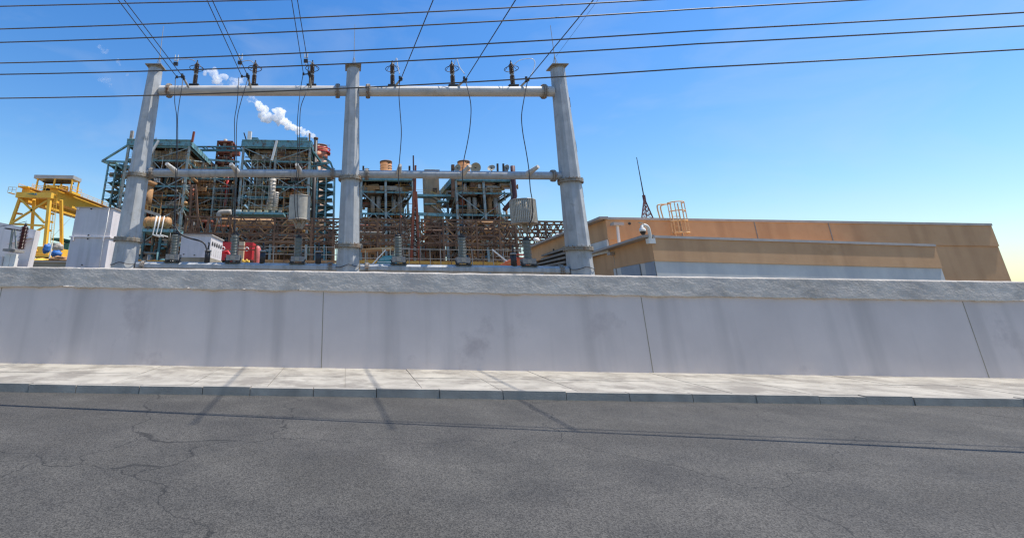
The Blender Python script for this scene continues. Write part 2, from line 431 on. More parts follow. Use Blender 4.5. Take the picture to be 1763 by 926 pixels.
def beam(a, b_, r, name, m, n=12, flange=True, fl=.11, inset=0.45):
    o = MB().tube(a, b_, r, None, 16 if n == 12 else n, .5, smooth=False).build(name, m, gan)
    if flange:
        d = (b_-a).normalized()
        for p, sgn in ((a, 1), (b_, -1)):
            q = p + d*sgn*inset
            f = MB(); f.tube(q-d*.06, q-d*.008, r+fl, None, 16, smooth=False); f.tube(q+d*.008, q+d*.06, r+fl, None, 16, smooth=False)
            for k in range(12):
                e = f.ring(q, d, r+fl*.62, 12)[k]
                f.tube(e-d*.11, e+d*.11, .022, None, 6)
            f.build('flange', M['rustflange'], o)
    return o
def bpt(px, py): return P(px, py, YF(px))
UB = [(bpt(276, 156.5), bpt(597, 157)), (bpt(618, 157.5), bpt(952, 158))]
for a, b_ in UB: beam(a, b_, .262, 'upper_beam', M['beam'])
LB = [(bpt(247, 297.5), bpt(588, 299.5)), (bpt(616, 299.8), bpt(968, 303))]
for a, b_ in LB: beam(a, b_, .185, 'lower_beam', M['galv'], fl=.10, inset=.42)
BB = [(bpt(236, 457.5), bpt(580, 461.5)), (bpt(620, 461.5), bpt(978, 466))]
for a, b_ in BB:
    o = beam(a, b_, .20, 'base_beam', M['galv'], 8, fl=.05, inset=.3)
    d = (b_-a)
    for k in (.12, .37, .62, .87):
        p = a + d*k
        MB().tube(V(p.x, p.y, 0), p-V(0, 0, .05), .14, None, 10).build('support_post', M['galv'], o)
# stub arms on the lower beam and lightning rods
def on_beam(B, px):
    a, b_ = B; pa = 0
    best = min((abs((a+(b_-a)*k/400.0).x/(a+(b_-a)*k/400.0).y - P(px, 300, 22).x/22), k) for k in range(401))
    return a + (b_-a)*best[1]/400.0
STUB = []
for i, (px, B, dx) in enumerate(((305, LB[0], -.28), (411, LB[0], -.22), (518, LB[0], -.12), (686, LB[1], .0), (795, LB[1], .22), (904, LB[1], .35))):
    p = on_beam(B, px); e = p + V(dx, -.75, .24)
    MB().tube(p, e, .15, .085, 10, smooth=False).build('stub_arm', M['beam'], gan)
    STUB.append(e)
for (px, py, tx, ty, base) in ((273, 112, 281.5, 46, 213), (609, 114, 611, 43, 599), (957, 112, 947.5, 44, 1000)):
    T0 = GAX[base][0](P(600, 116, 22).z)
    T0 = P(px, py+3, YF(base)); e = P(tx, ty, YF(base)); m_ = T0 + (e-T0)*.25
    r = MB(); r.tube(T0, m_, .028, .022, 6); r.tube(m_, e, .018, .012, 6)
    r.tube(T0+V(.17, 0, -.05), m_, .012, None, 5); r.tube(T0+V(-.17, 0, -.05), m_, .012, None, 5)
    r.build('lightning_rod', M['rod'], gan)

# ------------------------------------------------------------------ surge arresters on the upper beams
def sheds(z0, z1, r0, r1, n):
    pr = [(r0, z0)]
    for i in range(n):
        a = z0+(z1-z0)*i/n; h = (z1-z0)/n
        pr += [(r0, a+h*.15), (r1, a+h*.45), (r1, a+h*.55), (r0, a+h*.9)]
    return pr + [(r0, z1)]
ar = thing('surge_arrester', 'x', 'surge arrester', (0, 0, 0), 'surge arresters standing on the upper beams')
MB().lohi((-.24, -.17, 0), (.24, .17, .07)).build('base_plate', M['dark'], ar)
for z0, z1 in ((.08, .58), (.66, 1.16)):
    MB().lathe([(0, z0)] + sheds(z0, z1, .075, .115, 9) + [(0, z1)], (0, 0, 0), n=14).build('porcelain_stack', M['brownporc'], ar)
MB().tube((0, 0, .57), (0, 0, .67), .085, None, 12).build('middle_joint', M['rod'], ar)
rg = MB(); rg.torus((0, 0, .93), (0, 0, 1), .34, .017)
for a in (0.4, 2.5, 4.6): rg.tube((.34*math.cos(a), .34*math.sin(a), .93), (.06*math.cos(a), .06*math.sin(a), 1.2), .012, None, 5)
rg.build('grading_ring', M['dark'], ar)
tm = MB(); tm.tube((0, 0, 1.15), (0, 0, 1.26), .075, .05, 12); tm.tube((0, 0, 1.26), (0, 0, 1.36), .03, None, 8); tm.build('terminal', M['dark'], ar)
ARX = [(334, UB[0], 'upper left beam nearest the left column'), (436, UB[0], 'middle of the upper left beam'),
       (536, UB[0], 'upper left beam nearest the middle column'), (676, UB[1], 'upper right beam nearest the middle column'),
       (780.5, UB[1], 'middle of the upper right beam'), (884, UB[1], 'upper right beam nearest the right column')]
ARR = []
for i, (px, B, w) in enumerate(ARX):
    def onp(px_):
        a, b_ = B
        return min(((a+(b_-a)*k/600.0) for k in range(601)), key=lambda p: abs(p.x/p.y - P(px_, 157, 22).x/22))
    p = onp(px)
    place(ar, i, p+V(0, 0, .245), 0, 'brown surge arrester with thin ring, on the ' + w, (1, 1, 1.06))
    ARR.append(p+V(0, 0, .245+1.40))

# ------------------------------------------------------------------ conductors, clamps and droppers
YC = 21.45
CL = [(315, 133), (427, 132), (533, 128), (690, 137), (801, 138), (908, 138)]       # strain clamp ends
BASEP = [(325.5, 152), (432, 152), (535, 150), (680, 149), (787, 150), (894, 152)]    # where the strut meets the beam
WT = [[(203, 0), (213.5, 0)], [(356, 0), (365, 0)], [(502, 0), (512, 0)], [(746, 0)], [(888, 0)], [(1022, 0)]]
names3 = ['first phase from the left', 'second phase from the left', 'third phase from the left', 'third phase from the right', 'second phase from the right', 'rightmost phase']
sides = ['left column', 'centre of the left beam', 'middle column, left of it', 'middle column, right of it', 'centre of the right beam', 'right column']
WIRE_END = {}
for i in range(6):
    e = P(CL[i][0], CL[i][1], YC); s_ = P(BASEP[i][0], BASEP[i][1], YF(600)-.22)
    t = thing('strain_clamp', 'grey strut and dark clamp holding the conductors of the ' + names3[i], 'strain clamp', tuple(s_), 'strain clamps on the upper beams')
    MB().tube(s_, s_+(e-s_)*.8, .055, .05, 8).build('strut', M['rod'], t)
    k = MB(); d = (e-s_).normalized()
    k.tube(s_+(e-s_)*.75, e+d*.12, .06, .05, 8); k.box(e, (.16, .12, .12)); k.box(e+V(-.05, 0, .1), (.1, .08, .14))
    if i < 3: k.bar(e+V(-.3, 0, -.02), e+V(.03, 0, .02), .045); k.box(e+V(-.3, 0, 0), (.09, .09, .12))
    k.build('clamp', M['dark'], t)
    dbl = len(WT[i]) == 2
    if dbl:
        pr = MB(); p0 = e + V(-.33, -.3, .85)
        q_ = P({0: 304, 1: 414, 2: 527}[i], {0: 100, 1: 98, 2: 95}[i], YC)
        for dx in (-.075, .075): pr.tube(q_+V(dx, 0, -.12), q_+V(dx, 0, .16), .022, None, 6)
        pr.bar(q_+V(-.1, 0, -.14), q_+V(.1, 0, -.14), .04)
        pr.build('bright_terminal', M['bright'], t)
        MB().box(q_+V(0, 0, -.33), (.2, .12, .16)).build('spacer_block', M['dark'], t)
    for j, (wx, wy) in enumerate(WT[i]):
        off = V(0, 0, 0) if not dbl else V((-.30, 0)[j], 0, 0)
        A = e + off
        Bp = PZ(wx, wy, A.z + .35)
        far = A + (Bp-A)*2.3
        n = 26
        L_ = (far-A).length
        pts = [A + (far-A)*(q/n) for q in range(n+1)]
        o = MB().path(pts, .017 if dbl else .021, 6).build('overhead_conductor', M['wire'], None, A)
        lab = 'single dark conductor running overhead to the clamp of the ' + names3[i]
        if dbl: lab = ('left' if j == 0 else 'right') + ' twin conductor running overhead to the clamp of the ' + names3[i]
        tag(o, lab, 'overhead wire', 'conductors coming in over the street')
        WIRE_END[(i, j)] = A
# thin shield wire at right column top
a = P(957, 98, YF(1000)); b_ = PZ(1030, 0, a.z+.3); far = a+(b_-a)*2.2
tag(MB().path([a+(far-a)*k/12 for k in range(13)], .007, 5).build('shield_wire', M['wire'], None, a), 'thin earth wire rising from the top of the right column', 'overhead wire')

def spline(pts, n=10):
    pts = [Vector(p) for p in pts]; out = []
    q = [pts[0]*2-pts[1]] + pts + [pts[-1]*2-pts[-2]]
    for i in range(1, len(q)-2):
        p0, p1, p2, p3 = q[i-1:i+3]
        for k in range(n):
            t = k/n
            out.append(.5*((2*p1)+(p2-p0)*t+(2*p0-5*p1+4*p2-p3)*t*t+(3*p1-p0-3*p2+p3)*t**3))
    return out + [pts[-1]]
YD = 21.2
DROP = {
 (0, 0): [(302, 134), (301, 160), (301, 178), (304, 200), (304, 230), (303, 285), (301, 340), (299, 402)],
 (0, 1): [(315, 136), (313, 152), (309, 175), (306, 200), (306, 230), (305.5, 285), (303, 340), (301, 402)],
 (1, 0): [(411, 134), (410, 155), (408, 180), (404, 205), (404, 235), (405, 285), (404, 340), (402, 402)],
 (1, 1): [(427, 135), (421, 155), (415, 175), (409, 200), (407, 230), (407.5, 285), (406, 340), (404, 402)],
 (2, 0): [(522, 128), (518, 150), (515, 175), (512, 210), (512, 240), (512, 285), (507, 335), (509, 372), (512, 381)],
 (2, 1): [(533, 130), (531, 150), (525, 165), (518, 185), (516, 215), (515, 285), (512, 335), (513, 372), (516, 381)],
 (3, 0): [(688, 140), (687, 165), (689, 195), (691, 225), (690, 250), (687, 286), (686, 310), (689, 345), (688, 402)],
 (4, 0): [(802, 142), (808, 165), (811, 188), (809, 220), (804, 250), (797.5, 283), (796, 320), (797, 402)],
 (5, 0): [(908, 141), (902, 172), (898, 200), (900, 228), (906, 262), (910.5, 292), (913, 325), (917, 350), (916, 375), (911, 386)]}
for (i, j), pp in DROP.items():
    pts = spline([P(x, y, YD if y > 150 else YC) for x, y in pp], 8)
    lab = 'single slack cable dropping from the ' + names3[i] + ' past the lower beam'
    if len(WT[i]) == 2: lab = ('left' if j == 0 else 'right') + ' twin slack cable dropping from the ' + names3[i] + ' past the lower beam'
    tag(MB().path(pts, .021 if len(WT[i]) == 1 else .018, 6).build('drop_cable', M['wire'], None, pts[0]), lab, 'drop cable', 'cables dropping from the beams to the bushings')
# jumpers from arrester tops to the clamps
JP = [[(336, 106), (330, 103), (318, 102), (307, 104), (304, 112)], [(437, 109), (431, 105), (424, 105), (416, 108), (412, 118)], [(537, 109), (533, 106), (528, 107), (526, 112)],
      [(678, 111), (680, 106), (683, 101), (685, 115), (688, 128)], [(782, 111), (784, 104), (786.5, 101), (791, 115), (800, 128)], [(885, 112), (893, 105), (906, 101.5), (917, 102), (921, 109), (918, 122), (914, 130)]]
for i, pp in enumerate(JP):
    pts = spline([P(x, y, 21.8 - .35*k/len(pp)) for k, (x, y) in enumerate(pp)], 6)
    tag(MB().path(pts, .018, 6).build('jumper', M['bright'] if i > 2 else M['rod'], None, pts[0]),
        'short curved jumper wire at the arrester of the ' + names3[i], 'jumper wire', 'jumpers at the arresters')

# six cables of the street line crossing the picture in front
XL = [((0, 11.5), (480, 0), 0), ((0, 50.5), (1130, 0), 5), ((0, 73.5), (1200, 16), 7), ((0, 109), (1200, 53.5), 8), ((0, 128.5), (1200, 76), 9), ((0, 169.5), (1200, 117), 10)]
order = ['highest', 'second highest', 'third highest', 'third lowest', 'second lowest', 'lowest']
for i, (a, c, bow) in enumerate(XL):
    sl = (c[1]-a[1])/(c[0]-a[0]); pts = []
    A3 = P(a[0], a[1], 9.4); tY = 9.4*(1-.19*(c[0])/1200.0) if i else 9.4*(1-.19*.4)
    B3 = P(c[0], c[1], tY); d = (B3-A3)
    for q in range(61):
        k = -.8 + (3.0 if i else 5.5)*q/60
        p = A3 + d*k
        p.z -= (bow*9/830.0)*4*k*(1-k) if 0 <= k <= 1 else 0.03*4*k*(1-k)*bow/8
        pts.append(p)
    tag(MB().path(pts, .0135, 8).build('street_cable', M['cable'], None, pts[0]), 'thick dark cable crossing the sky in front of the gantry, ' + order[i] + ' of six', 'overhead wire', 'cables of the street line')

# ------------------------------------------------------------------ bushings on the base beams
def beam_pt(B, px):
    a, b_ = B
    return min(((a+(b_-a)*k/600.0) for k in range(601)), key=lambda p: abs(p.x/p.y - P(px, 457, 22).x/22))
pi_ = thing('post_bushing', 'x', 'bushing', (0, 0, 0), 'grey ribbed bushings on the base beams')
bx = MB(); bx.lohi((-.32, -.22, .14), (.32, .22, .46)); bx.build('base_box', M['greybox'], pi_)
MB().lohi((-.11, -.237, .2), (.09, -.223, .40)).build('name_plate', M['rod'], pi_)
ft = MB()
for sx in (-1, 1):
    ft.lohi((sx*.26-.05, -.2, -.02), (sx*.26+.05, .2, .14)); ft.bar((sx*.3, -.1, 0), (sx*.40, -.1, .3), .05)
ft.lohi((-.4, -.26, .02), (.4, .26, .06)); ft.build('mounting_frame', M['dark'], pi_)
MB().lathe([(0, .46)] + sheds(.46, 1.62, .15, .215, 13) + [(0, 1.62)], (0, 0, 0), n=18).build('shed_stack', M['greyporc'], pi_)
cp = MB(); cp.tube((0, 0, 1.62), (0, 0, 1.74), .17, .15, 14); cp.tube((0, 0, 1.74), (0, 0, 1.86), .05, None, 8); cp.box((.12, 0, 1.8), (.3, .06, .04)); cp.build('head', M['dark'], pi_)
PB = [(297, BB[0]), (401, BB[0]), (512, BB[0]), (686, BB[1]), (797, BB[1]), (910, BB[1])]
wpb = ['leftmost of the six, beside the left column', 'between the white cabinet and the red machinery', 'under the left line trap', 'in front of the blue machine', 'fifth from the left, before the right boiler', 'under the right line trap']
for i, (px, B) in enumerate(PB):
    p = beam_pt(B, px)
    place(pi_, i, p + V(0, 0, .16), 0, 'grey ribbed bushing on a metal box, ' + wpb[i], (.9, .9, .76 if i not in (2, 5) else .70))
ct = thing('cable_termination', 'x', 'cable end', (0, 0, 0), 'dark cable terminations on the base beams')
MB().tube((0, 0, 0), (0, 0, .5), .125, None, 16).build('pot', M['dark'], ct)
MB().lathe([(0, .56), (.10, .56), (.15, .53), (.15, .49), (.0, .49)], (0, 0, 0), n=16).build('lid', M['rod'], ct)
MB().path([(0, 0, .5), (.0, 0, .68), (.02, 0, .8), (.0, 0, .9)], .035, 8).build('cable', M['dark'], ct)
for i, (px, B, w) in enumerate(((356, BB[0], 'in front of the white cabinet'), (451, BB[0], 'right of the red machinery'), (548, BB[0], 'between the left line trap and the middle column'), (885, BB[1], 'beside the orange lift'))):
    p = beam_pt(B, px)
    place(ct, i, p + V(0, -.02, .17), 0, 'short black cable pot with pale lid, ' + w, (1, 1, 1.0))
pts = spline([P(x, y, 21.9) for x, y in ((300, 385), (306, 397), (316, 406), (330, 411), (345, 415), (353, 421), (357, 434))], 8)
tag(MB().path(pts, .036, 8).build('black_cable', M['dark'], None, pts[0]), 'thick black cable drooping from the leftmost bushing to the pot by the white cabinet', 'cable')

# line traps
def line_trap(px, pyt, pyb, Y, hw, label, n=72, dp=.03):
    A, T = P(px, pyb, Y), P(px, pyt, Y); h = T.z-A.z
    t = thing('line_trap', label, 'line trap', tuple(A))
    R = hw/830.0*Y*1.02
    MB().tube(A+V(0, 0, .03), A+V(0, 0, h-.02), R*.95, None, 40).build('drum', M['rib'], t)
    rb = MB()
    for k in range(n):
        a = 2*math.pi*k/n
        rb.box(A+V(R*.965*math.cos(a), R*.965*math.sin(a), h/2), (dp, .036, h-.10), Matrix.Rotation(a, 3, 'Z'))
    for z in (.26, .5, .74): rb.torus(A+V(0, 0, h*z), (0, 0, 1), R*.965, .018, 40, 5)
    rb.build('slat_cage', M['rib'], t)
    rm = MB(); rm.tube(A, A+V(0, 0, .05), R*1.02, None, 40); rm.tube(A+V(0, 0, h-.05), A+V(0, 0, h), R*1.02, None, 40); rm.build('end_ring', M['silver'], t)
    sp = MB(); sp.tube(A-V(0, 0, .35), A, .10, None, 12)
    for a in (.6, 2.4, 4.0, 5.5): sp.bar(A+V(math.cos(a)*R*.75, math.sin(a)*R*.75, .0), A+V(math.cos(a)*.15, math.sin(a)*.15, -.36), .06)
    sp.build('stand', M['silver'], t)
p = beam_pt(BB[0], 512)
line_trap(515.0, 338, 380, p.y, 18.0, 'pale ribbed drum shaped line trap hanging before the left boilers')
p = beam_pt(BB[1], 910)
line_trap(903.0, 345, 386, p.y, 21, 'pale ribbed drum shaped line trap beside the right column', 44, .075)

# ------------------------------------------------------------------ transformer tanks
def quadbox(Y, depth, tl, tr, zb=0.0):
    A, B = P(tl[0], tl[1], Y), P(tr[0], tr[1], Y)
    return V(A.x, Y, zb), V(B.x, Y+depth, (A.z+B.z)/2)
lo, hi = quadbox(26.0, 2.35, (124, 359), (192, 358))
hi.x = P(190, 400, 26).x; lo.x = P(122, 408, 26).x
t = thing('transformer_tank', 'big plain white steel tank in two tiers left of the left column', 'transformer', (lo.x, lo.y, 0))
zm = P(150, 408, 26).z
MB().lohi((lo.x, lo.y, 0), (hi.x, hi.y, zm-.03)).build('lower_tank', M['white'], t)
MB().lohi((lo.x+.02, lo.y+.02, zm+.03), (hi.x-.02, hi.y-.02, hi.z)).build('upper_tank', M['white'], t)
fl = MB(); fl.lohi((lo.x-.06, lo.y-.06, zm-.03), (hi.x+.06, hi.y+.06, zm+.03)); fl.build('joint_flange', M['white'], t)
for k in (.08, .86): MB().box((lo.x+(hi.x-lo.x)*k, lo.y-.05, zm-.12), (.08, .1, .18)).build('lug', M['white'], t)
for k in (.06, .86): MB().box((lo.x+(hi.x-lo.x)*k, lo.y-.01, hi.z-.06), (.1, .1, .1)).build('lug', M['white'], t)
bo = MB()
for k, z in ((.45, zm-.1), (.45, zm+.1), (.42, P(150, 456, 26).z), (.4, hi.z-.04)): bo.tube((lo.x+(hi.x-lo.x)*k, lo.y-.05, z), (lo.x+(hi.x-lo.x)*k, lo.y+.02, z), .035, None, 8)
bo.build('bolt', M['dark'], t)
MB().lohi((lo.x-.05, lo.y-.03, hi.z), (hi.x+.05, hi.y+.03, hi.z+.05)).build('lid', M['parapet'], t)
MB().path([(hi.x-.25, lo.y-.03, hi.z), (hi.x-.25, lo.y-.04, zm+.4), (hi.x-.28, lo.y-.06, zm+.03), (hi.x-.25, lo.y-.04, 1.0)], .018, 6).build('conduit', M['bright'], t)

# transformer at the left edge with maroon bushing
t = thing('grey_transformer', 'pale grey transformer with a maroon ribbed bushing at the left edge', 'transformer', tuple(P(0, 470, 20)))
a, c = P(-60, 383, 21), P(53, 400, 21)
b = MB(); z2 = P(53, 396, 21).z; z1 = P(0, 383, 21).z
b.prism([V(a.x, 21, 0), V(P(48, 440, 21).x, 21, 0), V(P(53, 440, 21).x, 21, z2), V(P(0, 383, 21).x, 21, z1), V(a.x, 21, z1)], (0, .35, 0)); b.build('tank', M['white'], t)
w = MB(); w.prism([P(28, 407, 20.9), P(50, 410, 20.9), P(58, 411, 20.9), P(19, 421, 20.9)], (0, -.25, 0)); w.build('bracket', M['white'], t)
ex = MB(); ex.lohi(P(-30, 441, 19.6), P(16, 520, 20.6)); ex.build('junction_box', M['white'], t)
pl = MB(); pl.lohi(P(5, 428, 19.5), P(42, 436, 20.4)); pl.build('bushing_shelf', M['greybox'], t)
pv = MB(); pv.lohi(P(19, 437, 19.7), P(24, 475, 19.9)); pv.lohi(P(9, 437, 19.7), P(16, 475, 19.9)); pv.build('shelf_post', M['bright'], t)
A, T = P(35.5, 429, 19.6), P(45, 384, 19.6); d = (T-A); dn = d.normalized(); L_ = d.length
MB().lathe([(0, 0)] + sheds(0, L_*.86, .095, .155, 16) + [(0, L_*.86)], A, dn, 18).build('ribbed_bushing', M['maroon'], t)
MB().tube(A+dn*L_*.86, A+dn*L_, .06, .04, 10).build('bushing_head', M['dark'], t)
MB().torus(P(22, 395, 19.8), (0.1, 0, 1), .27, .022).build('grading_ring', M['dark'], t)
MB().path([P(46, 381, 19.6), P(30, 385, 19.6), P(0, 390, 19.6), P(-40, 395, 19.6)], .012, 5).build('lead_wire', M['wire'], t)
st = MB(); st.bar(P(22, 396, 19.9), P(17, 428, 19.9), .07); st.bar(P(26, 396, 19.9), P(28, 428, 19.9), .05); st.build('ring_post', M['greyporc'], t)

# white cabinet with round top vents, middle left
Yc = 34.0
lo = V(P(310, 430, Yc).x, Yc, 0); hi = V(P(362, 425, Yc).x, Yc+3.3, P(335, 405, Yc).z)
t = thing('equipment_cabinet', 'pale grey cabinet with arched vents down its right side, on the yard', 'cabinet', tuple(lo))
MB().lohi(lo, hi).build('cabinet_body', M['white'], t)
MB().lohi((lo.x-.08, lo.y-.08, hi.z), (hi.x+.08, hi.y+.08, hi.z+.07)).build('roof_cap', M['parapet'], t)
zb = P(330, 443, Yc).z
MB().lohi((lo.x-.06, lo.y-.06, 0), (hi.x+.06, hi.y+.06, zb)).build('plinth', M['lowwall'], t)
for k in range(5):
    y = lo.y + .45 + k*.6
    vz = MB(); vz.prism([V(hi.x+.012, y+.19*math.cos(q*math.pi/8), hi.z-.62+.26*math.sin(q*math.pi/8)) for q in range(9)] , (.02, 0, 0)); vz.build('arched_vent', M['dark'], t)
    vs_ = MB(); vs_.lohi((hi.x+.004, y-.05, zb+.25), (hi.x+.03, y+.05, hi.z-.85)); vs_.build('vent_bar', M['bright'], t)
bo = MB()
for x_, z_ in ((.14, .2), (.5, .15)): bo.box((lo.x+(hi.x-lo.x)*x_, lo.y-.02, zb+z_), (.10, .04, .05))
bo.build('latch', M['dark'], t)

exec_plant = True
# ------------------------------------------------------------------ generic steel frame pieces
def handrail(p0, p1, h=1.1, m='railY', parent=None, r=.036, n=None):
    p0, p1 = Vector(p0), Vector(p1); b = MB(); n = n or max(2, int((p1-p0).length/2.4))
    for z in (h, h*.55): b.bar(p0+V(0, 0, z), p1+V(0, 0, z), r*1.6)
    for k in range(n+1):
        q = p0+(p1-p0)*k/n; b.bar(q, q+V(0, 0, h), r*1.4)
    return b.build('handrail', M[m], parent)
def pipe_run(rg_, bx, mats, parent, r=(.12, .45)):
    lo, hi = bx; a = V(rg_.uniform(lo.x, hi.x), rg_.uniform(lo.y, hi.y), rg_.uniform(lo.z, hi.z)); pts = [a]
    ax = rg_.choice('xzxz'); 
    for k in range(rg_.randint(1, 3)):
        q = pts[-1].copy()
        if ax == 'x': q.x = min(max(q.x + rg_.choice((-1, 1))*rg_.uniform(.15, .6)*(hi.x-lo.x), lo.x), hi.x)
        elif ax == 'y': q.y = min(max(q.y + rg_.choice((-1, 1))*rg_.uniform(.3, .9)*(hi.y-lo.y), lo.y), hi.y)
        else: q.z = min(max(q.z + rg_.choice((-1, 1))*rg_.uniform(.12, .5)*(hi.z-lo.z), lo.z), hi.z)
        if (q-pts[-1]).length > .8: pts.append(q)
        ax = rg_.choice({'x': 'zy', 'y': 'zx', 'z': 'xy'}[ax])
    if len(pts) < 2: pts.append(pts[0]+V(0, 0, -2.5))
    out = [pts[0]]                                     # rounded elbows
    for i in range(1, len(pts)-1):
        d0 = (pts[i]-pts[i-1]).normalized(); d1 = (pts[i+1]-pts[i]).normalized()
        e = min(1.0, (pts[i]-pts[i-1]).length*.4, (pts[i+1]-pts[i]).length*.4)
        out += [pts[i]-d0*e, pts[i]-d0*e*.3+d1*e*.3, pts[i]+d1*e]
    out.append(pts[-1])
    return MB().path(out, rg_.uniform(*r), 7).build('pipe', M[rg_.choice(mats)], parent)

MESSY = ['rust', 'rust', 'rusttan', 'silver', 'tealdark', 'rustred', 'darkbrown', 'tan', 'silver']
def clutter(rg_, parent, bx, npipe, nbox, mats=MESSY, r=(.12, .45)):
    lo, hi = bx
    for k in range(npipe): pipe_run(rg_, bx, mats, parent, r)
    for k in range(nbox):
        c = V(rg_.uniform(lo.x, hi.x), rg_.uniform(lo.y, hi.y), rg_.uniform(lo.z, hi.z)); m = M[rg_.choice(mats)]
        q = rg_.random(); b = MB()
        if q < .35:
            ax = rg_.choice((V(1, 0, 0), V(0, 0, 1))); L_ = rg_.uniform(1.2, 4); rr = rg_.uniform(.4, 1.0)
            b.lathe([(0, -L_/2-.25), (rr*.6, -L_/2-.18), (rr, -L_/2), (rr, L_/2), (rr*.6, L_/2+.18), (0, L_/2+.25)], c, ax, 14); nm = 'vessel'
        elif q < .7:
            s = (rg_.uniform(.6, 2.6), rg_.uniform(.6, 2), rg_.uniform(.5, 2.2)); b.box(c, s)
            b.box(c+V(0, 0, s[2]/2+.05), (s[0]*1.06, s[1]*1.06, .08)); b.box(c+V(s[0]*.2, -s[1]/2-.04, 0), (s[0]*.4, .06, s[2]*.5)); nm = 'machine_box'
        else:
            L_ = rg_.uniform(2, 5); b.bar(c-V(L_/2, 0, 0), c+V(L_/2, 0, 0), rg_.uniform(.3, .7), rg_.uniform(.5, 1.2))
            for e in (-1, 1): b.bar(c+V(e*L_/2-.06, 0, 0), c+V(e*L_/2+.06, 0, 0), .8, 1.3)
            nm = 'duct'
        b.build(nm, m, parent)

def fine(rg_, parent, bx, n, r=(.045, .12), mats=('rust', 'silver', 'tealdark', 'rusttan', 'darkbrown', 'bright', 'rustred', 'railY')):
    lo, hi = bx
    for k in range(n):
        a = V(rg_.uniform(lo.x, hi.x), rg_.uniform(lo.y, hi.y), rg_.uniform(lo.z, hi.z)); b = MB(); q = rg_.random()
        if q < .45:
            e = a + rg_.choice((V(0, 0, 1), V(0, 0, -1), V(1, 0, 0)))*rg_.uniform(1.5, 6); e.x = min(e.x, hi.x); e.z = max(min(e.z, hi.z+2), .2)
            b.tube(a, e, rg_.uniform(*r), None, 6); nm = 'conduit'
        elif q < .6:
            e = a + V(rg_.uniform(-2.5, 2.5), 0, rg_.uniform(-3, 3)); b.bar(a, e, rg_.uniform(.10, .22)); nm = 'strut'
        elif q < .75:
            L_ = rg_.uniform(1.5, 4)
            for z in (.0, .5, 1.0): b.bar(a+V(0, 0, z), a+V(L_, 0, z), .07)
            for x in range(4): b.bar(a+V(L_*x/3, 0, -.1), a+V(L_*x/3, 0, 1.0), .07)
            nm = 'guard_rail'
        elif q < .88:
            b.lathe([(0, -.35), (.3, -.3), (.36, 0), (.3, .3), (0, .35)], a, (rg_.uniform(-1, 1), 0, 1), 10); b.tube(a, a+V(0, 0, .8), .07, None, 6); nm = 'valve'
        else:
            h = rg_.uniform(2, 5)
            for s in (-.22, .22): b.bar(a+V(s, 0, 0), a+V(s, 0, h), .06)
            for x in range(int(h/.4)): b.bar(a+V(-.22, 0, x*.4), a+V(.22, 0, x*.4), .05)
            nm = 'ladder'
        b.build(nm, M[rg_.choice(mats)], parent)

def scaffold(parent, x0, x1, z0, z1, y, m='silver', sx=1.7, sz=1.9, d=1.4):
    b = MB(); nx = max(1, round((x1-x0)/sx)); nz = max(1, round((z1-z0)/sz))
    for k in range(nx+1):
        x = x0+(x1-x0)*k/nx
        for yy in (y, y+d): b.tube((x, yy, z0), (x, yy, z1), .055, None, 5)
    for k in range(nz+1):
        z = z0+(z1-z0)*k/nz
        for yy in (y, y+d): b.tube((x0, yy, z), (x1, yy, z), .055, None, 5)
        if k % 2 == 0: b.lohi((x0, y+.1, z+.06), (x1-(k % 4)*.4, y+d-.1, z+.11))
    for k in range(nx): 
        if k % 2: b.tube((x0+(x1-x0)*k/nx, y, z0), (x0+(x1-x0)*(k+1)/nx, y, z1), .05, None, 5)
    return b.build('scaffold', M[m], parent)
LIGHT = ('silver', 'silver', 'tealgrey', 'rusttan', 'cream', 'bright', 'rod', 'tan')

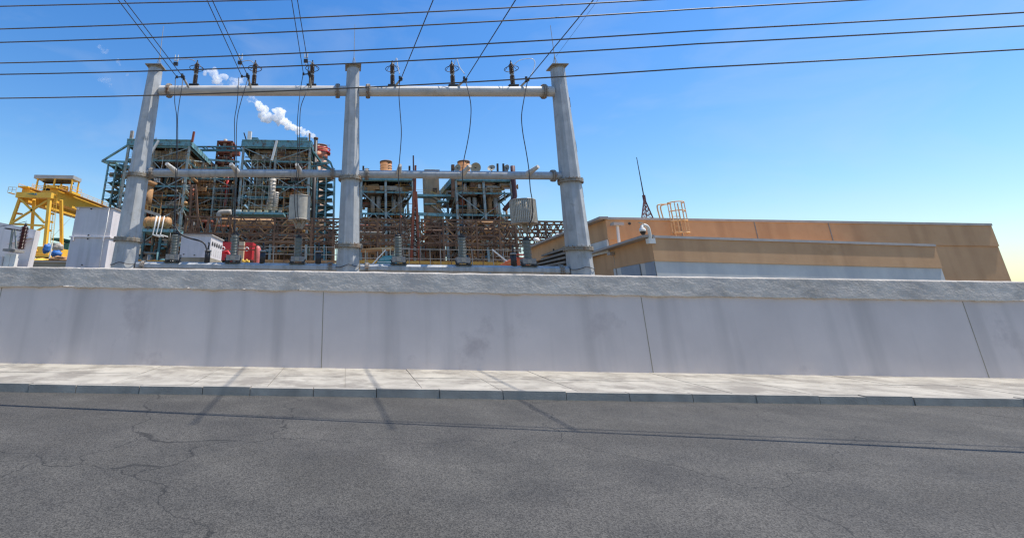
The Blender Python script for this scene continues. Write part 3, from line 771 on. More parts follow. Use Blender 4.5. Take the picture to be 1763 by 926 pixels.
def steel_frame(root, xs, ys, zs, braces, cm='tealgrey', bm_='teal', cw=.62, bh=.46, rails=(), floors=True, floor_m='grating', brace_w=.28, skip_front=(), sidebr=True, back=True):
    """xs, ys column lines; zs levels from top to bottom; braces: {level index: pattern per bay}"""
    ztop = zs[0]
    for i, x in enumerate(xs):
        for j, y in enumerate(ys):
            if 0 < i < len(xs)-1 and 0 < j < len(ys)-1: continue
            MB().ibeam((x, y, 0), (x, y, ztop), cw, cw).build('column', M[cm], root)
    for li, z in enumerate(zs[1:], 1):
        MB().ibeam((xs[0], ys[0]-.02, z), (xs[-1], ys[0]-.02, z), .4, bh).build('floor_beam', M[bm_], root)
        for x in (xs[0], xs[-1]): MB().ibeam((x, ys[0]+.4, z), (x, ys[-1]-.4, z), .4, bh).build('floor_beam', M[bm_], root)
        dk = root
        if floors:
            g = MB(); xx = xs[0]+.3
            while xx < xs[-1]-.4: g.lohi((xx, ys[0]+.2, z+bh/2-.10), (xx+.34, ys[0]+11, z+bh/2+.03)); xx += .85
            g.lohi((xs[0]+.2, ys[0]+11.01, z+bh/2-.10), (xs[-1]-.2, ys[-1]-.2, z+bh/2+.03))
            dk = g.build('floor_deck', M[floor_m], root)
        if li in rails:
            handrail((xs[0], ys[0]-.35, z+bh/2), (xs[-1], ys[0]-.35, z+bh/2), parent=dk)
            sx = xs[-1]+.3 if xs[-1] < 0 else xs[0]-.3
            handrail((sx, ys[0], z+bh/2), (sx, ys[-1], z+bh/2), parent=dk)
    for li, pat in braces.items():
        zt, zb = zs[li]-bh/2, zs[li+1]+bh/2
        for bi, p in enumerate(pat):
            x0, x1 = xs[bi]+.3, xs[bi+1]-.3; xm = (x0+x1)/2; y = ys[0]-.05
            seg = {'V': [((x0, zt), (xm-.4, zb)), ((x1, zt), (xm+.4, zb))], 'A': [((x0, zb), (xm-.4, zt)), ((x1, zb), (xm+.4, zt))],
                   'X': [((x0, zt), (x1, zb)), ((x0, zb), (x1, zt))], '/': [((x0, zb), (x1, zt))], '\\': [((x0, zt), (x1, zb))], '.': []}[p]
            for q, (s, e) in enumerate(seg): MB().bar((s[0], y-q*.45*(p == 'X'), s[1]), (e[0], y-q*.45*(p == 'X'), e[1]), brace_w, brace_w*.8).build('brace', M[cm], root)
    if sidebr:
        x = xs[-1] if xs[-1] < 0 else xs[0]
        for li in range(1, len(zs)-1):
            for j in range(len(ys)-1):
                (za, zb) = (zs[li]-.4, zs[li+1]+.4)
                if (li+j) % 2: za, zb = zb, za
                MB().bar((x, ys[j]+.4, za), (x, ys[j+1]-.4, zb), .32).build('brace', M[cm], root)

def roofband(root, x0, x1, y0, y1, zt, zb, m='teal'):
    b = MB(); b.lohi((x0-.4, y0-.55, zb), (x1+.4, y0-.35, zt))
    n = max(4, int((x1-x0)/2.6))
    for k in range(n+1): b.lohi((x0+(x1-x0)*k/n-.1, y0-.66, zb), (x0+(x1-x0)*k/n+.1, y0-.55, zt))
    b.lohi((x0-.5, y0-.75, zt), (x1+.5, y0-.2, zt+.25)); b.build('roof_fascia', M[m], root)
    for x, s in ((x0, -1), (x1, 1)):
        b = MB(); b.lohi((x+s*.45, y0-.3, zb), (x+s*.62, y1, zt))
        for k in range(8): b.lohi((x+s*.62, y0+(y1-y0)*k/8-.1, zb), (x+s*.72, y0+(y1-y0)*k/8+.1, zt))
        b.build('roof_fascia', M[m], root)
    MB().lohi((x0-.3, y0-.3, zt-.3), (x1+.3, y1, zt-.05)).build('roof_deck', M['darkbrown'], root)
def ZL(px, ys_, Y): return [P(px, y, Y).z for y in ys_]
def XA(px, py, Y): return P(px, py, Y).x

PY = 130.0
# ---- boiler A (left)
rA = random.Random(11)
xs = [XA(223, 245, PY), XA(266, 252, PY), XA(327, 245, PY)]
zs = ZL(300, [245, 253.5, 277, 304, 321, 337, 357, 396, 421], PY)
tA = thing('boiler_house', 'left boiler tower in teal steel with a yellow railed top deck and stained walls', 'boiler house', (xs[1], PY, 0))
steel_frame(tA, xs, [PY, PY+14, PY+28, PY+40], zs, {1: './', 2: '.V', 3: '.V', 4: '.A', 5: '.V', 6: '.X', 7: 'XA'}, rails=(2, 5, 6))
roofband(tA, xs[0], xs[-1], PY, PY+40, P(300, 243, PY).z, P(300, 252, PY).z)
c = MB(); 
for k in range(14):
    xa = xs[0]+1.5+(xs[-1]-xs[0]-3)*k/14; c.lohi((xa, PY+2.5, zs[2]), (xa+(xs[-1]-xs[0]-3)/14-.12, PY+38, zs[1]-.4))
c.build('casing_wall', M['panel'], tA)
MB().lohi((xs[0]+2.2, PY+5, zs[7]), (xs[-1]-2.2, PY+36, zs[2]-1.2)).build('boiler_body', M['casing'], tA)
clutter(rA, tA, (V(xs[1], PY+1.2, zs[8]), V(xs[2]-.8, PY+4.6, zs[2]-1)), 40, 14)
clutter(rA, tA, (V(xs[0], PY+1, zs[8]), V(xs[1], PY+4, zs[1])), 22, 6)
clutter(rA, tA, (V(xs[2]+.5, PY+2, zs[8]), V(xs[2]+2.2, PY+38, zs[3])), 14, 4)
fine(rA, tA, (V(xs[1], PY-.6, zs[8]), V(xs[2], PY+3, zs[2]-1)), 90)
fine(rA, tA, (V(xs[0], PY-.3, zs[8]), V(xs[1], PY+3, zs[1])), 40)
fine(rA, tA, (V(xs[1], PY, zs[2]), V(xs[2], PY+2, zs[1]-1)), 20)
fine(rA, tA, (V(xs[1], PY-.8, zs[8]), V(xs[2], PY+2, zs[2]-1)), 60, (.03, .07), LIGHT)
scaffold(tA, xs[0]+1, xs[1]-1, zs[7], zs[2], PY-1.6, 'tealgrey')
scaffold(tA, xs[1]+6, xs[2]-1, zs[6], zs[3], PY+1.0, 'rusttan')
cp = MB(); cp.tube((XA(256, 330, PY-4), PY-4, P(250, 366, PY).z), (XA(256, 330, PY-4), PY-4, P(250, 325, PY).z), 1.15, None, 16)
cp.tube((XA(256, 330, PY-4), PY-4, P(250, 325, PY).z), (XA(258, 330, PY-4), PY-4, P(250, 318, PY).z), 1.3, 1.7, 16)
cp.build('vent_stack', M['rusttan'], tA)
MB().bar((xs[2]+.8, PY-.5, zs[0]), (xs[2]+1.0, PY-.5, P(332, 228, PY).z), .55).build('roof_pole', M['rustred'], tA)
MB().bar((XA(226, 240, PY), PY, zs[0]), (XA(228, 226, PY), PY, P(228, 226, PY).z), .8).build('roof_pole', M['silver'], tA)
MB().bar((XA(231, 240, PY), PY+3, zs[0]), (XA(233, 226, PY), PY+3, P(228, 228, PY).z), .5).build('roof_pole', M['silver'], tA)
# outrigger on the left side
e = P(176, 277.5, PY+6); a1 = P(222, 249, PY); a2 = P(220, 279, PY); a3 = P(232, 289, PY+2)
for q in ((e, a1), (e, a2), (e, a3), (e+V(1, 6, 0), a2+V(0, 8, 0)), (e, e+V(1, 6, 0)), (P(197, 279, PY+4), P(211, 290, PY+2))): MB().bar(q[0], q[1], .5).build('outrigger', M['teal'], tA)
MB().bar((xs[1]-.8, PY-1.5, zs[2]), (xs[1]+1.6, PY-1.5, zs[0]), .55).build('column', M['bright'], tA)

def stair_tower(label, x0, x1, ztop, zbot, n, Y, dep, posts, m='tealdark', seed=1):
    r_ = random.Random(seed); t = thing('stair_tower', label, 'stair tower', ((x0+x1)/2, Y, 0))
    for x in posts:
        for y in (Y, Y+dep): MB().ibeam((x, y, 0), (x, y, ztop+1.5), .42, .42).build('column', M['teal' if m != 'rust' else 'rust'], t)
    for k in range(n):
        z = zbot+(ztop-zbot)*k/(n-1); u = r_.uniform(0, .12)*(x1-x0)
        ld = MB().lohi((x0+u, Y-.2, z-.12), (x1-r_.uniform(0, .1)*(x1-x0), Y+dep, z+.10)).build('landing', M[m], t)
        handrail((x0+u, Y-.25, z+.2), (x1, Y-.25, z+.2), 1.1, 'tealdark' if k % 3 else 'railY', ld, .036)
        if k < n-1:
            z2 = zbot+(ztop-zbot)*(k+1)/(n-1); a, c = (x0+.6, x1-.6) if k % 2 else (x1-.6, x0+.6)
            s = MB(); s.bar((a, Y+dep*.3, z), (c, Y+dep*.3, z2), .25, .5); s.bar((a, Y+dep*.7, z), (c, Y+dep*.7, z2), .25, .5)
            for q in range(8): s.box(V(a+(c-a)*q/8, Y+dep*.5, z+(z2-z)*q/8), (.4, dep*.4, .08))
            s.build('stair_flight', M[m], t)
    clutter(r_, t, (V(x0, Y+.6, zbot), V(x1, Y+dep, ztop)), 9, 3, ['rust', 'tan', 'silver', 'darkbrown', 'tealdark'], (.1, .3))
    return t
zt = P(190, 286, PY+4).z
stair_tower('open stair tower of dark teal landings on the far left of the plant', XA(184, 300, PY+4), XA(212, 300, PY+4), zt, 1.0, 16, PY+4, 5, [XA(184, 300, PY+4), XA(198, 300, PY+4), XA(211, 300, PY+4)], seed=3)
stair_tower('open stair tower with teal posts and stacked landings next to the middle column', XA(541, 330, PY+3), XA(575, 330, PY+3), P(560, 304, PY+3).z, 1.0, 17, PY+3, 5, [XA(546, 330, PY+3), XA(561, 330, PY+3), XA(575, 330, PY+3)], seed=5)

# ---- middle platforms between A and B
rM = random.Random(21)
Ym = PY+8
xs = [XA(330, 300, Ym), XA(371, 300, Ym), XA(408, 300, Ym)]
zs = ZL(370, [284, 289, 308, 325, 341, 361, 378, 400, 425], Ym)
tM = thing('process_platform', 'open platforms stacked with pipes between the two left boiler towers', 'steel platform', (xs[1], Ym, 0))
steel_frame(tM, xs, [Ym, Ym+12, Ym+24], zs, {2: '.\\', 4: '/.', 6: 'XX'}, cw=.5, bh=.42, rails=(2, 3, 4, 5, 6), sidebr=False)
clutter(rM, tM, (V(xs[0], Ym+.8, zs[8]), V(xs[2], Ym+8, zs[1])), 60, 38, MESSY+['bluepipe', 'silver', 'redpaint', 'tan'], (.12, .5))
fine(rM, tM, (V(xs[0], Ym-.4, zs[8]), V(xs[2], Ym+5, zs[1])), 130)
fine(rM, tM, (V(xs[0], Ym-.6, zs[8]), V(xs[2], Ym+3, zs[1])), 80, (.03, .07), LIGHT)
scaffold(tM, xs[0]+.5, xs[1]-1, zs[6], zs[1]+1, Ym-1.5, 'rusttan')
scaffold(tM, xs[1]+1, xs[2]-.5, zs[8], zs[3], Ym-1.6, 'silver')
MB().lohi((xs[0], Ym+11, 0), (xs[2], Ym+11.5, zs[2])).build('back_wall', M['darkbrown'], tM)
# rusty tower above
tR = thing('rusty_tower', 'red rusted steel tower packed with machinery standing between the left boilers', 'steel tower', (XA(386, 270, PY+20), PY+20, 0))
Yr = PY+20; x0, x1 = XA(374, 262, Yr), XA(398, 262, Yr); zt, zb = P(385, 244, Yr).z, P(385, 290, Yr).z
for x in (x0, x1):
    for y in (Yr, Yr+5): MB().bar((x, y, 0), (x, y, zt), .6).build('column', M['rust'], tR)
for k in range(6):
    z = zb+(zt-zb)*k/5; MB().lohi((x0-.3, Yr-.3, z-.22), (x1+.3, Yr+5.3, z+.22)).build('deck', M['rustred'], tR)
    if k < 5: handrail((x0, Yr-.4, z+.2), (x1, Yr-.4, z+.2), 1.1, 'rustred', tR)
clutter(random.Random(4), tR, (V(x0, Yr+.3, zb), V(x1, Yr+4, zt-.6)), 18, 16, ['rust', 'rustred', 'rustred', 'silver', 'darkbrown'], (.12, .4))
MB().box((x1+1.3, Yr+1, P(400, 263, Yr).z), (2.6, 2, 1.2)).build('side_platform', M['rustred'], tR)
# bridge trusses between
tB = thing('link_bridge', 'thin teal lattice bridge linking the tops of the left boiler towers', 'bridge', (XA(390, 255, PY+10), PY+10, P(390, 260, PY+10).z))
a0, a1 = P(338, 253, PY+10), P(420, 253, PY+10); b0, b1 = P(345, 259.5, PY+10), P(420, 260, PY+10)
for p, q in ((a0, a1), (b0, b1), (a0+V(0, 3, 0), a1+V(0, 3, 0))): MB().bar(p, q, .45).build('chord', M['tealdark'], tB)
for k in range(10): 
    p = a0+(a1-a0)*k/10; q = b0+(b1-b0)*(k+(1 if k % 2 else 0))/10; MB().bar(p, q, .25).build('web', M['tealdark'], tB)
a0, a1 = P(358, 275, PY+6), P(412, 279, PY+6); MB().bar(a0, a1, .5).build('chord', M['teal'], tB)

# ---- boiler B
rB = random.Random(31)
xs = [XA(420, 250, PY), XA(476, 250, PY), XA(534, 250, PY)]
zs = ZL(475, [246, 255, 278.5, 304, 322, 340, 367, 387, 405, 432], PY)
tB2 = thing('boiler_house', 'wide teal framed boiler tower under the steam plume, left of the middle column', 'boiler house', (xs[1], PY, 0))
steel_frame(tB2, xs, [PY, PY+14, PY+28, PY+40], zs, {1: '\\/', 2: 'AV', 3: 'VV', 4: 'AA', 5: '\\/', 6: 'VV', 8: 'XX'}, rails=(2, 5, 6))
roofband(tB2, xs[0], xs[-1], PY, PY+40, P(475, 244, PY).z, P(475, 254, PY).z)
w_ = xs[-1]-xs[0]
MB().lohi((xs[0]+2.2, PY+2.5, zs[2]), (xs[-1]-2.8, PY+38, P(475, 262, PY).z)).build('casing_wall', M['panel'], tB2)
c = MB()
for k in range(9): c.lohi((xs[0]+3+k*w_*.082, PY+2.0, P(475, 261, PY).z), (xs[0]+3+(k+.93)*w_*.082, PY+37, P(475, 255.5, PY).z))
c.build('casing_wall', M['panel'], tB2)
MB().lohi((xs[0]+2.6, PY+5, zs[8]), (xs[-1]-2.6, PY+36, zs[2]-1.2)).build('boiler_body', M['casing'], tB2)
MB().bar((xs[1]-.9, PY-1.0, zs[2]), (xs[1]+.2, PY-1.0, zs[0]+.3), .6).build('column', M['bright'], tB2)
clutter(rB, tB2, (V(xs[0]+.5, PY+1.0, zs[9]), V(xs[2]-.8, PY+4.6, zs[2]-1)), 48, 22)
fine(rB, tB2, (V(xs[0], PY-.6, zs[9]), V(xs[2], PY+3, zs[2]-1)), 130)
fine(rB, tB2, (V(xs[0], PY-.4, zs[2]), V(xs[2], PY+1.5, zs[1]-1)), 24)
fine(rB, tB2, (V(xs[0], PY-.8, zs[9]), V(xs[2], PY+2, zs[2]-1)), 80, (.03, .07), LIGHT)
scaffold(tB2, xs[0]+1, xs[0]+8, zs[6], zs[2], PY-1.2, 'tealgrey')
scaffold(tB2, xs[1]+3, xs[2]-1, zs[9], zs[5], PY-1.4, 'rusttan')
scaffold(tB2, xs[0]+2, xs[1]-1, 1, zs[8], PY-1.6, 'rust')
for px, y0, y1, r in ((467, 308, 362, .82), (474, 331, 362, .7), (461, 345, 364, .5)):
    a, b_ = P(px-1, y1, PY-3), P(px+1.5, y0, PY-3); b_.x = a.x+.2
    s = MB(); s.tube(a, b_, r, None, 14)
    for k in range(9): s.tube(a+(b_-a)*(k/9+.02), a+(b_-a)*(k/9+.04), r+.08, None, 14)
    s.build('pipe', M['silver'], tB2)
pz = P(450, 368, PY-4).z
MB().lohi((XA(404, 368, PY-6), PY-6, pz-.45), (XA(488, 368, PY-6), PY-.6, pz+.1)).build('service_deck', M['teal'], tB2)
handrail((XA(404, 368, PY-6), PY-6, pz), (XA(488, 368, PY-6), PY-6, pz), 1.3, 'railY', tB2)
for k in range(7): MB().box((XA(410+k*12, 368, PY-4), PY-4, pz+.6), (rB.uniform(.7, 1.6), 1, rB.uniform(.5, 1.1))).build('machine_box', M[rB.choice(['cream', 'tan', 'silver', 'bright'])], tB2)
MB().bar(P(429, 243, PY), P(430.5, 227, PY), 1.0).build('roof_pole', M['bright'], tB2)
MB().bar(P(424.5, 243, PY), P(420, 229, PY), .3).build('roof_pole', M['darkbrown'], tB2)
MB().bar(P(533, 243, PY), P(533, 230, PY), .45).build('roof_pole', M['rusttan'], tB2)
for px in (436, 521): MB().box(P(px, 242, PY+3), (3, 2, 1.2)).build('roof_hatch', M['teal'], tB2)
# side outriggers toward the middle column
e = P(575, 296, PY+4); f = P(569, 280, PY+4)
for q in ((P(556, 270, PY+4), f), (f, e), (P(540, 281, PY+2), f), (P(536, 287, PY+2), f), (P(553, 286, PY+4), e), (P(560, 283, PY+4), e), (P(540, 262, PY), P(553, 280, PY+3))): MB().bar(q[0], q[1], .5).build('outrigger', M['tealdark'], tB2)

# ---- chimneys
def stack(label, px, pt, pb, Y, r0, r1, m, bands=None, cat='chimney', name='chimney'):
    a, b_ = P(px, pb, Y), P(px, pt, Y); a.x = b_.x
    t = thing(name, label, cat, (a.x, Y, 0))
    MB().tube((a.x, Y, 0), (a.x, Y, b_.z), r0, r1, 28).build('shaft', M[m], t)
    rr = MB(); rr.lathe([(r1+.02, 0), (r1+.14, .1), (r1+.14, .5), (r1+.02, .6)], (a.x, Y, b_.z-.62), n=28); rr.build('rim', M['rust'], t)
    if bands:
        for (u, v, mm) in bands:
            za, zb = P(px, u, Y).z, P(px, v, Y).z
            MB().tube((a.x, Y, zb), (a.x, Y, za), r0+.10, r0+.08, 28, caps=True).build('painted_band', M[mm], t)
    return t
t = stack('red and cream banded chimney behind the wide boiler tower', 551, 251, 300, PY+50, 3.05, 2.8, 'palestack', ((257, 263, 'redstack'), (267, 275, 'redstack'), (281, 290, 'redstack')))
for py in (258, 264):
    q = P(551, py, PY+50); MB().torus(q, (0, 0, 1), 3.9, .25, 28).build('gallery', M['redpaint'], t); handrail(q+V(-3.9, -3, 0), q+V(3.9, -3, 0), 1.2, 'rustred', t)
MB().box(P(561, 265, PY+50), (3.4, 1.5, 1.2)).build('side_platform', M['rustred'], t)
t = stack('slim black exhaust pipe giving off the white steam', 544, 237, 290, PY+3, .62, .55, 'dark', name='exhaust_pipe', cat='exhaust pipe')
for px, lab, xx in ((664.5, 'squat orange brown chimney top above the boiler right of the middle column', 664.5), (798, 'squat orange chimney top beside the roof dishes', 798)):
    t = stack(lab, px, 278, 320, PY+35, 2.15, 2.05, 'orangestack')
    for k, py in enumerate((282, 287, 291)):
        MB().torus(P(px, py, PY+35), (0, 0, 1), 2.14, .05, 28).build('seam_ring', M['rust'], t)

# ---- boilers C and D (right)
def right_boiler(label, pxs, pys, braces, seed, pipes, Y=PY):
    r_ = random.Random(seed)
    xs = [XA(p, 330, Y) for p in pxs]; zs = ZL(pxs[1], pys, Y)
    t = thing('boiler_house', label, 'boiler house', (xs[1], Y, 0))
    steel_frame(t, xs, [Y, Y+12, Y+24], zs, braces, cw=.6, bh=.46, rails=(2, 3, 4, 5), floor_m='grating')
    roofband(t, xs[0], xs[-1], Y, Y+24, P(pxs[1], pys[0]-1, Y).z, P(pxs[1], pys[1], Y).z)
    W = xs[-1]-xs[0]
    c = MB(); n = 10
    for k in range(n):
        if k in (4,) : continue
        u = r_.uniform(0, .8); c.lohi((xs[0]+2+(W-4)*k/n, Y+2+u*.4, zs[2]), (xs[0]+2+(W-4)*(k+.95)/n, Y+20, zs[1]-.4-u))
    c.build('casing_wall', M['panel'], t)
    MB().lohi((xs[0]+W*.17, Y+4.5, zs[3]-1), (xs[-1]-W*.17, Y+19, zs[2]-1.2)).build('boiler_body', M['darkbrown'], t)
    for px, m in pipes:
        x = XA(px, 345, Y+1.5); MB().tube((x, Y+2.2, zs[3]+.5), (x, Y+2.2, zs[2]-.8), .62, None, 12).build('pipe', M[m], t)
    MB().lohi((xs[0]+1, Y+10, 0), (xs[0]+W*.62, Y+10.4, zs[3])).build('back_wall', M['darkbrown'], t)
    clutter(r_, t, (V(xs[0]+.5, Y+2.4, zs[3]-.5), V(xs[-1]-.5, Y+4, zs[2]-2)), 5, 2)
    clutter(r_, t, (V(xs[0]-.5, Y+.5, zs[-1]-3), V(xs[-1]+.5, Y+9, zs[3]-.8)), 50, 30, MESSY+['bluepipe', 'silver', 'tan', 'railY', 'rusttan'], (.12, .55))
    fine(r_, t, (V(xs[0]-.3, Y-.6, zs[-1]-4), V(xs[-1]+.3, Y+5, zs[3]-.6)), 130)
    fine(r_, t, (V(xs[0], Y-.5, zs[3]), V(xs[-1], Y+2, zs[1]-1)), 10)
    fine(r_, t, (V(xs[0]-.3, Y-.8, zs[-1]-4), V(xs[-1]+.3, Y+3, zs[3])), 50, (.03, .07), LIGHT)
    scaffold(t, xs[0]+.5, xs[1]-1.5, zs[-1]-6, zs[4], Y-1.5, 'rusttan')
    scaffold(t, xs[1]+1, xs[2]+.5, zs[-1]-3, zs[4], Y-1.4, 'silver')
    clutter(r_, t, (V(xs[0], Y+.5, zs[2]+.4), V(xs[-1], Y+1.6, zs[1]-.5)), 8, 8, ['rust', 'darkbrown', 'silver', 'tan', 'rusttan'], (.1, .3))
    return t, xs, zs
tC, xsC, zsC = right_boiler('square boiler tower with V bracing and pale central post right of the middle column', [622, 664, 711], [301, 311, 331, 368.5, 389, 420], {2: '\\/', 3: 'AV', 4: 'XX'}, 41, [(642, 'silver'), (652, 'silver'), (678, 'silver'), (689, 'silver')])
tD, xsD, zsD = right_boiler('square boiler tower carrying the grey dishes on its roof', [785.5, 833, 881], [303, 312, 333, 370.5, 392, 422], {2: '\\/', 3: 'VA', 4: 'XX'}, 43, [(808, 'silver'), (818, 'silver'), (844, 'rusttan'), (854, 'silver')])
for px in (625.5, 705): MB().bar(P(px, 303, PY), P(px, 286, PY), .5).build('roof_pole', M['darkbrown'], tC)
for px in (779.5,): MB().bar(P(px, 340, PY-1), P(px, 284, PY-1), .8).build('roof_pole', M['rust'], tD)
for px in (857, 867): MB().bar(P(px, 303, PY), P(px-.5, 282, PY), .45).build('roof_pole', M['darkbrown'], tD)
pts = [P(882.5, 286, PY-2), P(884, 312, PY-2), P(886.5, 338, PY-2), P(885, 342, PY-2), P(868, 362, PY-2)]
MB().path(pts, .62, 10).build('drain_pipe', M['mastred'], tD)
# dishes
def dish(px, py, rpx, aim, label):
    Y = PY+1.5; c = P(px, py, Y); r = rpx/830*Y*1.02
    t = thing('dish_antenna', label, 'dish antenna', (c.x, Y, P(px, 303, Y).z), 'dishes on the right boiler roof')
    ax = Vector(aim).normalized()
    MB().lathe([(0, -.22*r)] + [(r*k/8, -.22*r+.34*r*(k/8)**2) for k in range(1, 9)] + [(r*1.03, .13*r), (r*1.0, .04*r)] + [(r*k/8, -.34*r+.34*r*(k/8)**2) for k in range(7, 0, -1)] + [(0, -.34*r)], c, ax, 26).build('reflector', M['dish'], t)
    MB().tube(c-ax*.2*r, c+ax*.45*r, .14, .10, 8).build('feed_horn', M['darkbrown'], t)
    m = MB(); m.bar(c-ax*.5*r, V(c.x, Y+1.2, P(px, 304, Y).z), .3); m.build('mount', M['silver'], t)
dish(788, 289.5, 6.4, (-.75, -.65, .1), 'grey dish half in front of the orange chimney top, facing left')
dish(818.5, 289, 9.2, (.1, -1, -.45), 'largest grey dish, facing down the yard, right of the orange chimney top')
dish(846, 289.5, 6.6, (-.45, -.75, .5), 'pale edged tilted dish, third from the left on the boiler roof')
dish(872, 290, 6.6, (-.85, -.5, .25), 'narrow looking dish turned aside, rightmost on the boiler roof')

# concrete tower with stairs and walkway
Yt = PY+12
t = thing('concrete_tower', 'tall narrow tan concrete lift tower with a zigzag stair, between the right boilers', 'tower', (XA(745, 400, Yt), Yt, 0))
x0, x1 = XA(734, 340, Yt), XA(757, 340, Yt)
MB().lohi((x0, Yt, 0), (x1, Yt+6, P(745, 294, Yt).z)).build('shaft', M['concrete'], t)
MB().lohi((x0-.3, Yt-.3, P(745, 294, Yt).z), (x1+.3, Yt+6.3, P(745, 292.5, Yt).z)).build('roof_cap', M['panel'], t)
MB().lohi((XA(745, 327, Yt), Yt-.25, P(745, 331, Yt).z), (XA(752, 327, Yt), Yt+.02, P(745, 324, Yt).z)).build('opening', M['darkbrown'], t)
za = P(745, 335, PY+2).z
MB().lohi((XA(713, 335, PY+2), PY+2, za-.5), (XA(786, 335, PY+2), PY+5, za+.1)).build('walkway', M['teal'], t)
handrail((XA(713, 335, PY+2), PY+1.9, za), (XA(786, 335, PY+2), PY+1.9, za), 1.2, 'railY', t)
zig = [(743, 337, 760, 347), (742, 352, 765, 369), (765, 369, 745, 384)]
for a, b_, c, d in zig:
    p, q = P(a, b_, PY+3), P(c, d, PY+3)
    s = MB(); s.bar(p, q, .3, .5); s.bar(p+V(0, 1.5, 0), q+V(0, 1.5, 0), .3, .5)
    for k in range(10): s.box(p+(q-p)*k/10+V(0, .75, 0), (.5, 1.4, .08))
    s.build('stair_flight', M['silver'], t)
    s = MB(); s.bar(p+V(0, -.1, 1.2), q+V(0, -.1, 1.2), .14)
    for k in range(5): s.bar(p+(q-p)*k/4+V(0, -.1, 0), p+(q-p)*k/4+V(0, -.1, 1.2), .1)
    s.build('handrail', M['railY'], t)
for px, py in ((762, 348), (740, 352)): 
    q = P(px, py, PY+3); MB().box(q, (3.2, 2.2, .3)).build('landing', M['teal'], t)
clutter(random.Random(77), t, (V(XA(722, 400, PY+6), PY+6, 2), V(XA(782, 400, PY+6), PY+10, P(750, 372, PY).z)), 34, 20, MESSY+['bluepipe', 'tealdark'], (.12, .45))
for px in (722, 764, 771): MB().ibeam(V(XA(px, 420, PY+3), PY+3, 0), V(XA(px, 420, PY+3), PY+3, P(px, 366, PY+3).z), .6, .6).build('column', M['tealgrey'], t)
MB().bar(P(714, 368.5, PY+2), P(786, 371, PY+2), .8).build('walkway_beam', M['teal'], t)
# low back buildings that close the view under the platforms
# rusty lattice mast
Ymast = 108.0
t = thing('lattice_mast', 'rust red lattice mast with a tall thin pole, right of the nearest right boiler', 'mast', (XA(713, 440, Ymast), Ymast, 0))
for (bx_, by_, tx_, ty_, w) in ((707, 455, 713, 330, .5), (723, 455, 716, 330, .5)):
    MB().bar(P(bx_, by_+20, Ymast), P(tx_, ty_, Ymast), w).build('leg', M['rustred'], t)
    MB().bar(P(bx_, by_+20, Ymast+2.2), P(tx_, ty_, Ymast+1.2), w).build('leg', M['rust'], t)
for k in range(14):
    f0, f1 = k/14, (k+1)/14
    L0 = P(707+(6*f0), 455-125*f0, Ymast); L1 = P(707+6*f1, 455-125*f1, Ymast); R0 = P(723-7*f0, 455-125*f0, Ymast); R1 = P(723-7*f1, 455-125*f1, Ymast)
    s = MB(); s.bar(L0, R1, .26); s.bar(R0+V(0, .35, 0), L1+V(0, .35, 0), .26); s.bar(L1, R1, .22); s.build('lattice', M['rust'], t)
MB().bar(P(712.5, 334, Ymast), P(711.5, 268, Ymast), .28).build('pole', M['mastred'], t)
MB().bar(P(714.5, 334, Ymast+.5), P(715.3, 285, Ymast+.5), .42).build('pole', M['rustred'], t)

# ---- rusty pipe bridges
def pipe_bridge(label, px0, px1, Y, chords, posts, m='rust', seed=1, npipes=5, dens=9, dep=4.0, pm=('rusttan', 'rust', 'silver', 'rustred', 'darkbrown')):
    r_ = random.Random(seed); t = thing('pipe_bridge', label, 'pipe bridge', (XA((px0+px1)/2, 400, Y), Y, 0), 'rusted pipe bridges across the yard')
    sl = .0115; pc = (px0+px1)/2
    def q(px, py, d=0): return P(px, py+sl*(px-pc), Y+0) + V(0, d, 0)
    for py in chords:
        for d in (0, dep): MB().bar(q(px0, py, d), q(px1, py, d), .26, .32).build('chord', M[m if d == 0 else 'rust'], t)
    n = max(2, int((px1-px0)/(dens*1.2)))
    for a, b_ in zip(chords[:-1], chords[1:]):
        for d in (0, dep):
            for k in range(n):
                xa, xb = px0+(px1-px0)*k/n, px0+(px1-px0)*(k+1)/n
                if d: xa, xb = xb, xa
                MB().bar(q(xa, a if k % 2 else b_, d), q(xb, b_ if k % 2 else a, d), .19).build('diagonal', M[m if k % 3 else 'rusttan'], t)
    for k, px in enumerate(posts):
        for d in (0, dep):
            a = q(px, chords[0]-1, d); MB().ibeam((a.x, a.y, 0), a, .36, .36).build('post', M['rust'], t)
    for k in range(npipes):
        py = r_.uniform(chords[0], chords[-1]); d = r_.uniform(.6, dep-.4); ra = r_.uniform(.10, .30)
        u0, u1 = sorted((r_.uniform(px0, px1), r_.uniform(px0, px1)))
        if u1-u0 < (px1-px0)*.15: u1 = u0+(px1-px0)*.2
        MB().path([q(u0, py, d), q(u1, py, d)], ra, 8).build('pipe', M[r_.choice(pm)], t)
    return t
pipe_bridge('rusted lattice bridge above the white cabinet and the tan drum', 318, 402, 96, [373.5, 401.5], [321, 360, 398], seed=1, dens=7, npipes=3)
pipe_bridge('rusted lattice bridge running behind the left line trap', 404, 538, 94, [375.5, 389, 402.5, 415], [474, 537], seed=2, dens=11, npipes=3)
pipe_bridge('short rusted lattice bridge end against the middle column', 540, 604, 96, [377, 391, 404.5, 416.5], [574, 602], seed=3, dens=11, npipes=2)
pipe_bridge('rusted lattice bridge behind the bushing of the blue machine', 608, 706, 94, [378, 390.5, 405, 417.5], [614, 650, 690], seed=4, dens=10, npipes=3)
pipe_bridge('rusted lattice bridge passing in front of the right boiler tower', 724, 868, 95, [379, 391, 406, 419], [762, 819, 858], seed=5, dens=11, npipes=3)
pipe_bridge('open dark rust lattice bridge against the sky beside the right column', 872, 1004, 97, [381.5, 396, 409.5, 421], [886, 938], m='rust', seed=6, dens=5.2, npipes=0)

